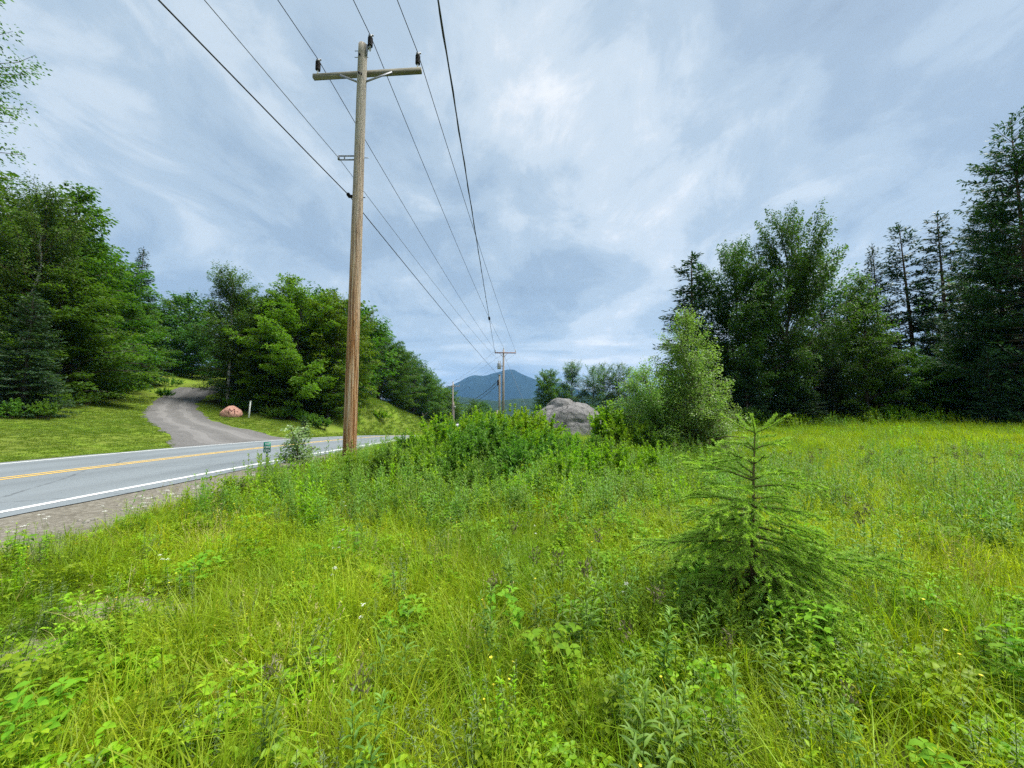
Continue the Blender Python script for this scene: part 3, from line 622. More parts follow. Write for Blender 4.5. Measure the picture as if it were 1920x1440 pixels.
tree('maple_tree', 'maple_b', 'maple', 24.0, 25.0, 10.6, 'light green slender maple with a pale thin trunk in the field edge', rz=1.1, wide=0.72)
tree('maple_tree', 'maple_c', 'maple', 26.0, 24.2, 5.2, 'low light green maple beside the slender maple', rz=0.4, wide=1.0)
tree('open_tree', 'thin_tree', 'birch', 26.6, 30, 14.6, 'wispy open tree showing sky between the domed tree and the spruces', rz=0.5)
tree('spruce_tree', 'spruce', 'spruce', 28.8, 28.6, 14.2, 'slim dense spruce, the shortest-pointed of the three spires at the field edge', wide=0.75)
tree('spruce_tree', 'gaunt_spruce', 'spruce', 31.4, 28.6, 16.0, 'see-through spruce spire with a dark straight trunk at the field edge', rz=1.9, wide=1.05)
tree('spruce_tree', 'gaunt_spruce', 'spruce', 33.4, 28.0, 16.2, 'thin ragged spruce spire beside the great larch', rz=4.0, wide=1.0)
tree('larch_tree', 'larch', 'larch', 28.9, 20.2, 18.0, 'great dark larch towering over the corner of the field', rz=0.6, wide=0.95)
tree('larch_tree', 'larch', 'larch', 30.6, 22.6, 14.8, 'lower larch crowding against the great larch', rz=2.8, wide=0.9)
tree('larch_tree', 'larch', 'larch', 33.5, 19.0, 17.5, 'second great larch behind the first at the field corner', rz=4.4)
tree('maple_tree', 'maple_a', 'darkleaf', 28.0, 23.0, 5.4, 'shaded low maple under the larches', rz=0.4, wide=0.9)
tree('fir_tree', 'fir', 'spruce', 26.2, 20.2, 4.6, 'dark fir at the foot of the great larch', wide=1.0)
tree('spruce_tree', 'spruce', 'spruce', 24.2, 28.4, 9.6, 'dark spruce hidden behind the slender maple', wide=1.1)
for i, (x, y, h, k, m) in enumerate([(17.5, 29, 9, 'fir', 'spruce'), (21.5, 29.5, 9, 'spruce', 'spruce'), (26.6, 27.4, 7, 'fir', 'spruce'), (30, 26, 8, 'fir', 'spruce'), (33, 25, 9, 'fir', 'spruce'), (36, 22, 11, 'spruce', 'spruce'), (38, 28, 13, 'far_tree', 'darkleaf'), (20, 34, 8, 'far_tree', 'darkleaf'), (26, 34, 8, 'far_tree', 'darkleaf'), (32, 34, 9, 'far_tree', 'darkleaf'), (16, 33, 7, 'far_tree', 'darkleaf'), (23, 27.2, 4.5, 'fir', 'fir'), (29, 24.6, 4.8, 'fir', 'spruce'), (31, 22.3, 5, 'fir', 'fir'), (13.6, 30, 5, 'fir', 'spruce')]):
    tree('woodland_tree', k, m, x, y, h, 'dark tree within the field-edge tree line', 'trees within the field-edge tree line')

# ------------------------------------------------------------------ bushes
tree('birch_bush', 'bush_birch', 'bush', 5.6, 11.5, 4.75, 'tall pale green birch bush with a pointed top at the edge of the field', rz=0.9, cat='bush', wide=0.76)
tree('birch_bush', 'bush_birch_low', 'bush', 4.6, 12.2, 2.95, 'shorter pale birch bush growing against the pointed one', rz=2.0, cat='bush', wide=0.95)
tree('birch_bush', 'bush_birch_low', 'bush', 6.2, 11.7, 2.2, 'low rounded birch bush beside the pointed one on the field side', rz=4.0, cat='bush', wide=0.75)

def upright_shrub(seed, h, w, stems=26, leaf=0.075, lw=0.032, per=28):
    """many upright leafy shoots, as in meadowsweet or dogwood"""
    g = np.random.default_rng(seed); wood, lb = MB(), MB()
    for i in range(stems):
        a = g.uniform(0, 6.28); r = math.sqrt(g.random()) * w / 2; hh = h * (1 - 0.55 * (2 * r / w) ** 2) * g.uniform(0.72, 1.08)
        b = np.array([math.cos(a) * r * .45, math.sin(a) * r * .45, 0]); e = np.array([math.cos(a) * r, math.sin(a) * r, hh]); u = np.linspace(0, 1, 5)[:, None]
        C = b * (1 - u) + e * u + np.stack([np.zeros(5)] * 2 + [0.06 * h * np.sin(np.pi * u[:, 0])], 1); wood.add(*tube(C, np.linspace(.008, .003, 5), 3, False))
        shoots = [(C[-1], unit(C[-1] - C[-2]), h * 0.26)]
        for k in range(6):
            q = g.uniform(0.35, 0.98); p = np.array([np.interp(q, u[:, 0], C[:, m]) for m in range(3)]); shoots.append((p, unit(np.array([math.cos(a) * .5, math.sin(a) * .5, 0.7]) + g.normal(0, .5, 3)), h * g.uniform(.12, .24)))
        for p, d, L in shoots:
            n = int(per * g.uniform(.7, 1.2)); q = g.uniform(0, 1, n) ** 0.8; P = p + d * (q * L)[:, None]; d2 = rdir(g, n, 0.0); D = unit(d2 - (d2 @ d)[:, None] * d + d * (0.35 + 0.6 * q)[:, None])
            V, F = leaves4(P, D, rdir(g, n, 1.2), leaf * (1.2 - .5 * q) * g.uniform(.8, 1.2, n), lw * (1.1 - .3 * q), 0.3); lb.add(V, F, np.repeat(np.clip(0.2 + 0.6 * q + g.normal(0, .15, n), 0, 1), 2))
    return wood, lb
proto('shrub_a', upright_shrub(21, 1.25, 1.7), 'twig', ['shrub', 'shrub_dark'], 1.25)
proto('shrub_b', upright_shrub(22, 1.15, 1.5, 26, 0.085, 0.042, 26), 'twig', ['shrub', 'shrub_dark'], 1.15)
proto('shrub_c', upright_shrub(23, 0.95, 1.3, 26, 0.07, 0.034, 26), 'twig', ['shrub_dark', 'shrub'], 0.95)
SH = [(-1.75, 10.4, 1.15, 'a', 'shrub'), (-1.05, 10.9, 1.25, 'b', 'shrub'), (-0.35, 11.1, 1.3, 'a', 'shrub'), (0.35, 11.2, 1.3, 'b', 'shrub'), (1.05, 11.0, 1.15, 'a', 'shrub'), (1.7, 11.2, 1.0, 'b', 'shrub'), (-1.9, 9.2, 1.1, 'c', 'shrub'),
      (-1.25, 9.3, 1.15, 'a', 'shrub_dark'), (-0.5, 9.7, 1.2, 'c', 'shrub_dark'), (0.25, 9.8, 1.2, 'a', 'shrub'), (0.95, 9.7, 1.2, 'b', 'shrub_dark'), (1.6, 10.0, 1.0, 'c', 'shrub_dark'), (-0.9, 8.3, 1.0, 'b', 'shrub_dark'), (-0.15, 8.4, 1.05, 'c', 'shrub_dark'), (0.65, 8.6, 1.05, 'a', 'shrub_dark'),
      (2.4, 10.6, .95, 'c', 'shrub_dark'), (2.9, 9.6, .85, 'b', 'shrub'), (3.5, 11.4, 1.25, 'a', 'shrub'), (3.3, 12.4, 1.45, 'b', 'shrub'), (4.0, 10.8, 1.0, 'b', 'shrub_dark'), (-2.5, 8.8, .75, 'c', 'shrub_dark'), (2.1, 9.0, .85, 'c', 'shrub_dark'), (3.5, 9.2, .8, 'a', 'shrub'), (-0.9, 12.4, 1.35, 'a', 'shrub'), (0.9, 12.6, 1.3, 'b', 'shrub'), (0.0, 12.6, 1.35, 'b', 'shrub'),
      (-1.7, 8.0, .9, 'a', 'shrub'), (-1.1, 7.3, .8, 'c', 'shrub_dark'), (.05, 7.4, .9, 'b', 'shrub_dark'), (1.25, 8.0, .95, 'a', 'shrub'), (2.1, 8.0, .9, 'b', 'shrub'), (3.0, 8.2, .75, 'c', 'shrub'), (-2.5, 7.6, .7, 'b', 'shrub_dark'), (-.55, 6.7, .7, 'a', 'shrub_dark'), (.9, 7.0, .75, 'c', 'shrub'), (-3.2, 7.6, .6, 'c', 'shrub')]
for x, y, h, k, m in SH:
    place = 'beside the tall utility pole' if x < -1.9 else 'in front of the birch bushes' if x > 2.4 else 'in the heart of the thicket before the grey boulder'
    colour = 'dark green' if m == 'shrub_dark' else 'bright yellow-green'
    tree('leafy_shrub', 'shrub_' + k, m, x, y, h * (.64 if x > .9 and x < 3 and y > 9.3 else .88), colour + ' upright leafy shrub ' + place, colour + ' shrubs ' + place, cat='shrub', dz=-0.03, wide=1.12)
# undergrowth at the wood edges
ug = random.Random(9)
for i in range(24):
    x = 12.6 + i * 0.78 + ug.uniform(-.3, .3); y = 24.3 + ug.uniform(-.6, .5) - max(0, x - 22) * 0.28
    tree('edge_shrub', 'shrub_' + ug.choice('abc'), ug.choice(['shrub', 'shrub_dark']), x, y, ug.uniform(.75, 1.35), 'leafy shrub at the foot of the field-edge trees', 'shrubs along the field-edge trees', cat='shrub', wide=1.5)
for i in range(12):
    x = -24.0 + i * 0.72; y = 31.6 + ug.uniform(-.3, .5)
    if abs(x + 22.4) < 0.8: y = 32.2
    tree('edge_shrub', 'shrub_' + ug.choice('abc'), 'shrub_dark', x, y, ug.uniform(.7, 1.3), 'leafy shrub along the mown edge of the roadside wood', 'shrubs along the roadside wood', cat='shrub', wide=1.4)
for i, (x, y) in enumerate([(-23.6, 17.4), (-22.9, 18.2), (-25.6, 20.2), (-26.2, 21.6), (-24.4, 17.0), (-27, 23), (-30.3, 32.2), (-33.8, 36.6)]):
    tree('edge_shrub', 'shrub_' + ug.choice('abc'), 'shrub_dark', x, y, ug.uniform(.6, 1.0), 'low leafy shrub where the lawn meets the wood', 'shrubs where lawn meets wood', cat='shrub', wide=1.4)
tree('edge_shrub', 'shrub_b', 'shrub', -15.9, 45, 1.3, 'lone bright shrub on the grass bank along the road', cat='shrub', wide=1.5)
tree('fir_sapling', 'fir', 'fir', -15.1, 27.0, 1.55, 'small dark fir sapling standing alone on the mown verge', cat='tree', wide=1.35)

# ------------------------------------------------------------------ utility poles and wires
def pole_wood():
    m, t = new_mat('weathered_pole_wood'); tc = t.node('ShaderNodeTexCoord'); ob = tc.outputs['Object']; sp = t.node('ShaderNodeSeparateXYZ', ins={0: ob})
    fine = t.noise(t.mapping(ob, scale=(60, 60, 1.1)), 1.0, 7, 0.7, 0.2); streak = t.noise(t.mapping(ob, scale=(24, 24, 0.55)), 1.0, 7, 0.66, 0.9); blotch = t.noise(t.mapping(ob, scale=(4, 4, 0.5)), 1.0, 4, 0.6)
    grey = t.ramp(fine, [(0.3, (0.30, 0.268, 0.220)), (0.7, (0.58, 0.53, 0.45))]); tan = t.ramp(streak, [(0.39, (0.16, 0.060, 0.020)), (0.46, (0.38, 0.180, 0.068)), (0.52, (0.50, 0.31, 0.155)), (0.60, (0.60, 0.48, 0.34))])
    hgt = t.math('ADD', t.math('DIVIDE', sp.outputs[2], 11.3), t.math('MULTIPLY', t.math('SUBTRACT', blotch, 0.5), 0.75))
    c = t.mix(t.ramp(hgt, [(0.30, (0, 0, 0)), (0.80, (1, 1, 1))]), tan, grey)
    crack = t.ramp(t.noise(t.mapping(ob, scale=(26, 26, 0.35)), 1.0, 5, 0.75, 0.3), [(0.33, (1, 1, 1)), (0.40, (0, 0, 0))])
    c = t.mix(t.math('MULTIPLY', crack, 0.8), c, (0.07, 0.035, 0.018))
    p = principled(t, c, 0.88, 0.12, (t.math('SUBTRACT', t.math('ADD', fine, t.math('MULTIPLY', streak, 1.5)), t.math('MULTIPLY', crack, 1.2)), 1.0, 0.05)); t.l.new(p.outputs[0], t.out.inputs[0]); return m
M['pole'] = pole_wood()
M['greypole'] = bark_mat('grey_pole_wood', (0.20, 0.17, 0.15), (0.36, 0.32, 0.28), (14, 14, 0.6), 0.3)
M['arm'] = bark_mat('crossarm_wood', (0.135, 0.128, 0.100), (0.27, 0.255, 0.205), (1.2, 16, 16), 0.5)
M['redarm'] = bark_mat('reddish_arm_wood', (0.20, 0.12, 0.11), (0.30, 0.20, 0.18), (1.2, 16, 16), 0.3)
M['galv'] = flat_mat('galvanised_steel', (0.22, 0.23, 0.25), 0.55, 0.4, 0.4)
M['rubber'] = flat_mat('black_polymer', (0.010, 0.010, 0.012), 0.7, 0.15)
M['porcelain'] = flat_mat('pale_pin', (0.55, 0.53, 0.49), 0.5, 0.4)
M['wire'] = flat_mat('dark_wire', (0.035, 0.038, 0.042), 0.6, 0.3)
M['wire_al'] = flat_mat('aluminium_wire', (0.10, 0.105, 0.11), 0.5, 0.4)
M['can'] = flat_mat('transformer_paint', (0.33, 0.35, 0.37), 0.5, 0.4)

def lathe(prof, sides=14, at=(0, 0, 0)):
    prof = np.asarray(prof, float); a = np.linspace(0, 2 * np.pi, sides, endpoint=False); m = len(prof)
    V = np.stack([prof[:, 0:1] * np.cos(a), prof[:, 0:1] * np.sin(a), np.repeat(prof[:, 1:2], sides, 1)], -1).reshape(-1, 3) + np.asarray(at, float)
    i = np.arange(m - 1)[:, None] * sides; j = np.arange(sides)[None]; j2 = (j + 1) % sides; q = np.stack([i + j, i + j2, i + sides + j2, i + sides + j], -1).reshape(-1, 4)
    return V, np.concatenate([q[:, [0, 1, 2]], q[:, [0, 2, 3]]])
def one(V, F, name, mat, parent=None, smooth=False):
    b = MB(); b.add(V, F); return b.build(name, M[mat], parent, smooth)
def insulator(at, parent):
    prof = [(0.001, 0)]; 
    for k in range(6): z = 0.02 + k * 0.042; prof += [(0.038, z), (0.068, z + 0.010), (0.068, z + 0.026), (0.040, z + 0.036)]
    prof += [(0.03, 0.285), (0.001, 0.29)]
    o = one(*lathe(prof, 16, at), 'insulator', 'rubber', parent, True)
    one(*lathe([(0.001, -0.12), (0.022, -0.12), (0.022, 0.01), (0.001, 0.01)], 8, at), 'pin', 'porcelain', o)
    b = MB(); b.add(*box((at[0], at[1], at[2] + 0.31), (0.045, 0.035, 0.03))); b.add(*box((at[0] + .03, at[1], at[2] + 0.345), (0.055, 0.018, 0.014))); b.build('clamp', M['galv'], o)
    return o

def front_pole(x, y):
    z0 = gz(x, y) - 0.05; o = thing('utility_pole', 'tall peeling wooden utility pole with a crossarm standing in the meadow by the road', 'utility pole', (x, y, z0)); Ht = 11.76 - z0
    g = np.random.default_rng(4); m, s = 46, 22; zs = np.linspace(-0.4, Ht, m); r = 0.168 - 0.050 * np.clip(zs, 0, None) / Ht
    a = np.linspace(0, 2 * np.pi, s, endpoint=False); rr_ = r[:, None] * (1 - 0.05 * np.exp(-((a - 4.2) / .12) ** 2)[None] * sstep(.3, .9, np.sin(zs * .55 + .6))[:, None] + 0.03 * np.exp(-((a - 5.1) / .3) ** 2)[None] * np.exp(-(zs / 1.3) ** 2)[:, None] + 0.018 * np.sin(3 * a + 1.0)[None] + 0.012 * np.sin(7 * a)[None] * np.sin(zs * 1.3)[:, None] + g.normal(0, 0.006, (m, s)))
    V = np.stack([rr_ * np.cos(a), rr_ * np.sin(a), np.repeat(zs[:, None], s, 1)], -1).reshape(-1, 3)
    i = np.arange(m - 1)[:, None] * s; j = np.arange(s)[None]; j2 = (j + 1) % s; q = np.stack([i + j, i + j2, i + s + j2, i + s + j], -1).reshape(-1, 4); F = np.concatenate([q[:, [0, 1, 2]], q[:, [0, 2, 3]]])
    V = np.concatenate([V, [[0, 0, Ht + 0.02]]]); jj = np.arange(s); F = np.concatenate([F, np.stack([(m - 1) * s + jj, (m - 1) * s + (jj + 1) % s, np.full(s, len(V) - 1)], -1)])
    one(V, F, 'shaft', 'pole', o, True)
    za = 11.10 - z0; yb = 0.205
    A, B = np.array([-1.52, yb + 0.10, za]), np.array([1.63, yb - 0.105, za]); arm = one(*bar(A, B, 0.10, 0.125), 'crossarm', 'arm', o)
    for fx in (0.29, 0.77):
        p = A * (1 - (fx - .03)) + B * (fx - .03); b = MB(); b.add(*bar(p + [0, -.075, -.06], (0.10 * (-1 if fx < .5 else 1), -.02, za - 0.46), 0.014, 0.05)); b.build('brace', M['galv'], o)
    b = MB()
    for (zz, dx) in ((0.17, -0.16), (0.36, -0.16)): b.add(*tube([(dx - .06, 0, Ht - zz), (0.16, 0, Ht - zz)], 0.010, 6))
    b.build('bolt', M['galv'], o)
    b = MB()
    for zz in (Ht - 0.42, za - 0.34, za - 0.30): b.add(*box((-0.02 + 0.07 * (zz < za - .32), -0.15, zz), (0.022, 0.014, 0.026)))
    b.build('washer', M['rubber'], o)
    T = np.array([x, y, z0])
    insulator(tuple(np.array([-5.58, 9.6 + yb + .09, 11.285]) - T), o); insulator(tuple(np.array([-2.66, 9.6 + yb - .10, 11.285]) - T), o); insulator(tuple(np.array([-3.955, 9.55, 11.66]) - T), o)
    b = MB(); b.add(*bar((0.13, -0.05, Ht - 0.36), (0.15, -0.05, Ht - 0.05), 0.06, 0.03)); b.add(*bar((0.14, -0.05, Ht - 0.16), (0.225, -0.05, Ht - 0.10), 0.05, 0.04)); b.add(*tube([(0.225, -.05, Ht - .16), (0.225, -.05, Ht - .0)], .03, 8)); b.build('top_bracket', M['galv'], o)
    zn = 8.44 - z0; b = MB()
    b.add(*bar((-0.56, 0, zn + .055), (-0.13, 0, zn + .055), .03, .022)); b.add(*bar((-0.56, 0, zn - .055), (-0.13, 0, zn - .055), .03, .022)); b.add(*bar((-0.55, 0, zn - .07), (-0.55, 0, zn + .07), .03, .022)); b.add(*bar((-0.40, 0, zn - .055), (-0.40, 0, zn + .055), .025, .02)); b.add(*tube([(-.56, 0, zn - .05), (-.56, 0, zn + .05)], .028, 8)); b.add(*tube([(.15, 0, zn), (.26, 0, zn)], .010, 6)); b.build('wire_bracket', M['galv'], o)
    zc = 7.34 - z0; b = MB(); b.add(*box((-0.20, 0, zc), (.06, .03, .03))); b.add(*box((-0.255, 0, zc + .045), (.035, .05, .035))); b.add(*tube([(.15, 0, zc - .03), (.20, 0, zc - .03)], .012, 6)); b.build('cable_clamp', M['rubber'], o)
    return o
front_pole(-4.18, 9.6)

def far_pole(x, y, top, arm_x, arm_z, label, arm_mat, sheds=True, r=0.13):
    z0 = gz(x, y) - 0.1; o = thing('utility_pole', label, 'utility pole', (x, y, z0)); Ht = top - z0
    one(*tube([(0, 0, -.3), (0.02, 0, Ht * .5), (0.05, 0, Ht)], [r * 1.25, r * 1.1, r * .85], 12), 'shaft', 'greypole', o, True)
    za = arm_z - z0; A, B = (arm_x[0] - x, -.16, za), (arm_x[1] - x, -.2, za - .03); one(*bar(A, B, .12, .14), 'crossarm', arm_mat, o)
    for s in (-1, 1): one(*bar((s * .55 + .05, -.25, za - .06), (s * .07 + .05, -.13, za - .55), .02, .05), 'brace', arm_mat, o)
    for px in (A[0] + .08, .05, B[0] - .08):
        zb = za + .07 if px != .05 else Ht
        one(*lathe([(.001, 0), (.03, 0), (.03, .12), (.055, .14), (.055, .26), (.03, .30), (.001, .31)], 10, (px, -.18 if px != .05 else 0, zb)), 'insulator', 'porcelain', o, True)
    return o, z0
p2, p2z = far_pole(-1.15, 48, 9.72, (-2.25, 0.52), 9.28, 'grey utility pole with a transformer standing beyond the grey boulder', 'redarm')
b = MB(); b.add(*lathe([(.001, 0), (.23, 0), (.25, .03), (.25, .70), (.22, .76), (.001, .80)], 18, (-.52, -.1, 7.15 - p2z))); tcan = b.build('transformer', M['can'], p2, True)
for dx in (-.10, .12): one(*lathe([(.001, 0), (.04, 0), (.05, .05), (.03, .10), (.045, .16), (.02, .34), (.001, .35)], 8, (-.52 + dx, -.1, 7.93 - p2z)), 'bushing', 'porcelain', tcan, True)
one(*bar((-.30, -.05, 7.55 - p2z), (-.02, 0, 7.55 - p2z), .06, .10), 'transformer_bracket', 'galv', p2)
p3, p3z = far_pole(-13.66, 85, 8.5, (-15.1, -12.0), 7.55, 'slim utility pole across the road below the wooded bank', 'greypole', r=.15)
def post(name, label, cat, x, y, top, r, mat, lean=0.0, extra=None):
    z0 = gz(x, y) - .05; o = thing(name, label, cat, (x, y, z0)); Hh = top - z0
    one(*tube([(0, 0, -.3), (lean * .5, 0, Hh * .5), (lean, 0, Hh - .02), (lean, 0, Hh)], [r * 1.1, r, r * .95, r * .7], 12), 'shaft', mat, o, True); return o, z0
st, sz = post('stub_pole', 'shorter grey stub pole carrying cables right beside the transformer pole', 'pole', -1.62, 47.8, 6.35, .13, 'greypole')
one(*lathe([(.001, 0), (.15, 0), (.15, .08), (.001, .12)], 12, (0, 0, 6.33 - sz)), 'pole_cap', 'galv', st, True); b = MB(); b.add(*box((-.2, -.05, 5.35 - sz), (.10, .08, .35))); b.build('cable_box', M['rubber'], st)
st3, sz3 = post('stub_pole', 'pale short stub pole next to the slim pole across the road', 'pole', -12.95, 83, 3.85, .15, 'greypole', -.18)
b = MB(); b.add(*box((.12, -.14, 2.7 - sz3), (.14, .10, .22))); b.build('meter_box', M['can'], st3)
post('wooden_post', 'low weathered wooden post in the brush before the transformer pole', 'post', -1.62, 40, 1.75, .07, 'greypole')

def wire(name, label, pts, r, mat='wire', group=None, sag=None, kids=()):
    P = []
    for (a, b_), s in zip(zip(pts[:-1], pts[1:]), sag or [0] * (len(pts) - 1)):
        u = np.linspace(0, 1, 26)[:-1, None]; seg = np.asarray(a) * (1 - u) + np.asarray(b_) * u; seg[:, 2] -= 4 * s * (u * (1 - u))[:, 0]; P.append(seg)
    P = np.concatenate(P + [np.array([pts[-1]])]); o = one(*tube(P, r, 5), name, mat, None, True); return tag(o, label, 'cable', group)
def back(p, y, slope=0.10, dz=0.0): return (p[0] + (y - p[1]) * slope, y, p[2] + dz)
iL, iC, iR = (-5.58, 9.88, 11.63), (-3.955, 9.55, 12.0), (-2.66, 9.70, 11.63)
wire('power_line', 'power line resting on the road-side end of the tall crossarm', [back(iL, -30), iL, (-2.17, 47.8, 9.62)], .011, sag=[.35, .45])
wire('power_line', 'power line over the very top of the tall pole', [back(iC, -30, .09), iC, (-1.1, 48, 10.0)], .011, sag=[.35, .45])
wire('power_line', 'power line resting on the field-side end of the tall crossarm', [back(iR, -30, .11), iR, (.44, 47.8, 9.6)], .011, sag=[.35, .45])
nP = (-4.74, 9.6, 8.44); wire('neutral_line', 'thin neutral wire carried by the small bracket half-way up the tall pole', [back(nP, -30, .093), nP, (-1.3, 47.9, 7.9)], .008, 'wire_al', sag=[.3, .4])
cP = (-4.435, 9.6, 7.385); wire('communication_cable', 'thick black cable clamped lowest on the tall pole', [back(cP, -30, .105), cP, (-1.7, 47.7, 6.25)], .014, sag=[.3, .15])
sa, sb = np.array((-.75, -7, 7.05)), np.array((-2.2, 47.8, 9.12))
sv = wire('service_cable', 'twisted service cable passing free of the tall pole towards the transformer pole', [tuple(sa), tuple(sb)], .014, sag=[.12])
u = np.linspace(0, 1, 160)[:, None]; C = sa * (1 - u) + sb * u; C[:, 2] -= 4 * .12 * (u * (1 - u))[:, 0]; C[:, 0] += .016 * np.sin(u[:, 0] * 160); C[:, 2] += .016 * np.cos(u[:, 0] * 160); one(*tube(C, .007, 4), 'wrapped_strand', 'wire', sv, True)
q = .60; c0 = sa * (1 - q) + sb * q - [0, 0, 4 * .12 * q * (1 - q)]; dq = unit(sb - sa); one(*tube([c0 - dq * .5, c0 - dq * .3, c0 + dq * .3, c0 + dq * .5], [.02, .075, .075, .02], 8), 'splice', 'rubber', sv, True)
for i, (a, b_, lab) in enumerate((((-2.17, 47.8, 9.55), (-15.0, 85, 7.95), 'from the left arm end'), ((-1.1, 48, 9.2), (-13.6, 85, 8.7), 'from the shaft'), ((.44, 47.8, 9.1), (-12.1, 85, 7.95), 'from the right arm end'))):
    wire('crossing_line', 'wire crossing the road, ' + lab + ' of the transformer pole', [a, b_], .010, 'wire_al', sag=[.5])
wire('crossing_line', 'heavy black cable sagging from the stub pole across the road', [(-1.75, 47.7, 5.6), (-12.95, 83, 3.4)], .035, sag=[1.0])
wire('crossing_line', 'lower black cable sagging from the stub pole across the road', [(-1.75, 47.7, 5.2), (-12.95, 83, 3.1)], .028, sag=[1.2])
wire('guy_wire', 'slanting guy wire from the transformer pole down behind the grey boulder', [(-1.05, 47.9, 9.0), (3.1, 46.6, gz(3.1, 46.6))], .016, 'galv')

# ------------------------------------------------------------------ boulders
def ico(sub):
    import bmesh
    bm = bmesh.new(); bmesh.ops.create_icosphere(bm, subdivisions=sub, radius=1); V = np.array([v.co[:] for v in bm.verts]); F = np.array([[v.index for v in f.verts] for f in bm.faces]); bm.free(); return V, F
def rock_mat(name, a, b, c3, lichen=0.5, scale=1.0):
    m, t = new_mat(name); tc = t.node('ShaderNodeTexCoord'); ob = tc.outputs['Object']
    n1 = t.noise(ob, 1.6 * scale, 6, 0.65, 0.5); n2 = t.noise(ob, 9 * scale, 7, 0.7); n3 = t.noise(ob, 40 * scale, 4, 0.7)
    c = t.ramp(n1, [(0.3, a), (0.7, b)]); c = t.mix(0.5, c, t.ramp(n3, [(0.3, a), (0.7, b)]))
    c = t.mix(t.math('MULTIPLY', t.ramp(n2, [(0.56, (0, 0, 0)), (0.64, (1, 1, 1))]), lichen), c, c3)
    c = t.mix(t.ramp(t.noise(ob, 4 * scale, 6, 0.75, 0.8), [(0.30, (0.75, 0.75, 0.75)), (0.40, (0, 0, 0))]), c, tuple(x * .35 for x in a))
    vw = t.mix(0.12, ob, t.node('ShaderNodeTexNoise', ins={'Vector': ob, 'Scale': 3.0 * scale, 'Detail': 4.0}).outputs['Color'])
    vo = t.node('ShaderNodeTexVoronoi', feature='DISTANCE_TO_EDGE', ins={'Scale': 2.2 * scale, 'Vector': vw}); c = t.mix(t.ramp(vo.outputs['Distance'], [(0.0, (.8, .8, .8)), (0.035, (0, 0, 0))]), c, tuple(x * .3 for x in a))
    p = principled(t, c, 0.92, 0.15, (t.math('ADD', n2, t.math('MULTIPLY', n3, .5)), 1.0, 0.06 / scale)); t.l.new(p.outputs[0], t.out.inputs[0]); return m
M['rock'] = rock_mat('lichened_granite', (0.105, 0.102, 0.102), (0.235, 0.23, 0.225), (0.40, 0.40, 0.37)); M['pink'] = rock_mat('pink_painted_rock', (0.56, 0.28, 0.21), (0.74, 0.42, 0.32), (0.76, 0.50, 0.40), .5, 2.0); M['redpaint'] = flat_mat('dark_red_paint', (0.14, 0.035, 0.035))
def grey_boulder():
    V, F = ico(6); g = np.random.default_rng(12)
    planes = [((-.62, -.35, .70), .78), ((.50, -.35, .62), .76), ((.1, -.9, .35), .80), ((-.9, -.2, .2), .92), ((.75, -.2, .35), .90), ((.05, .2, .98), .86), ((.2, -.55, .8), .84)]
    planes += [(d_, g.uniform(.80, .93)) for d_ in unit(g.normal(0, 1, (46, 3)) + np.array([0, -.35, .35]))]
    for n, d in planes:
        n = np.array(n) / np.linalg.norm(n); e = V @ n - d; V = V - np.where(e > 0, e * .95, 0)[:, None] * n
    dz = np.array([noise.fractal(Vector(v * 2.1), .8, 2.3, 7) * .055 - max(0, .16 - abs(noise.noise(Vector(v * 2.4 + np.array([5, 1, 2]))))) * .34 for v in V])
    V = V * (1 + dz)[:, None]; V[:, 2] += -.20 * np.clip(V[:, 0], -.3, 1)
    V *= np.array([2.65, 1.85, 2.1])
    o = one(V, F, 'boulder', 'rock', None, False); o.location = (2.95, 18.4, .28); tag(o, 'large grey lichen-speckled boulder rising behind the shrub thicket', 'boulder')
grey_boulder()
def painted_boulder():
    V, F = ico(5); V = V + np.array([noise.fractal(Vector(v * 1.3 + np.array([9, 4, 1])), .9, 2.1, 5) * .10 for v in V])[:, None] * V
    V *= np.array([.78, .56, .60]); V[:, 2] += .10 * np.exp(-((V[:, 0] - .05) / .4) ** 2) * (V[:, 2] > 0)
    x, y = -22.2, 29.3; z = gz(x, y) + .12; root = thing('painted_boulder', 'pink painted boulder marked with a dark letter at the edge of the driveway wood', 'boulder', (x, y, z))
    one(V, F, 'rock', 'pink', root, True); bv = BVHTree.FromPolygons([tuple(v) for v in V], [tuple(f) for f in F])
    view = Vector((.62, -.78, 0)).normalized(); side = Vector((.78, .62, 0)); b = MB()
    for st_ in ([(-.10, .10), (-.07, .46)], [(-.07, .46), (.09, .26)], [(.09, .26), (.27, .44)], [(.27, .44), (.30, .08)], [(.40, .2), (.50, .24)]):
        P = []
        for q_ in np.linspace(0, 1, 8):
            a = st_[0][0] * (1 - q_) + st_[1][0] * q_; zz = st_[0][1] * (1 - q_) + st_[1][1] * q_; o_ = side * (a - .08) + view * 3 + Vector((0, 0, zz)); hit = bv.ray_cast(o_, -view)
            if hit[0] is not None: P.append(np.array(hit[0]) + np.array(view) * .004)
        if len(P) > 2: b.add(*tube(P, .024, 6))
    b.build('painted_letter', M['redpaint'], root)
painted_boulder()

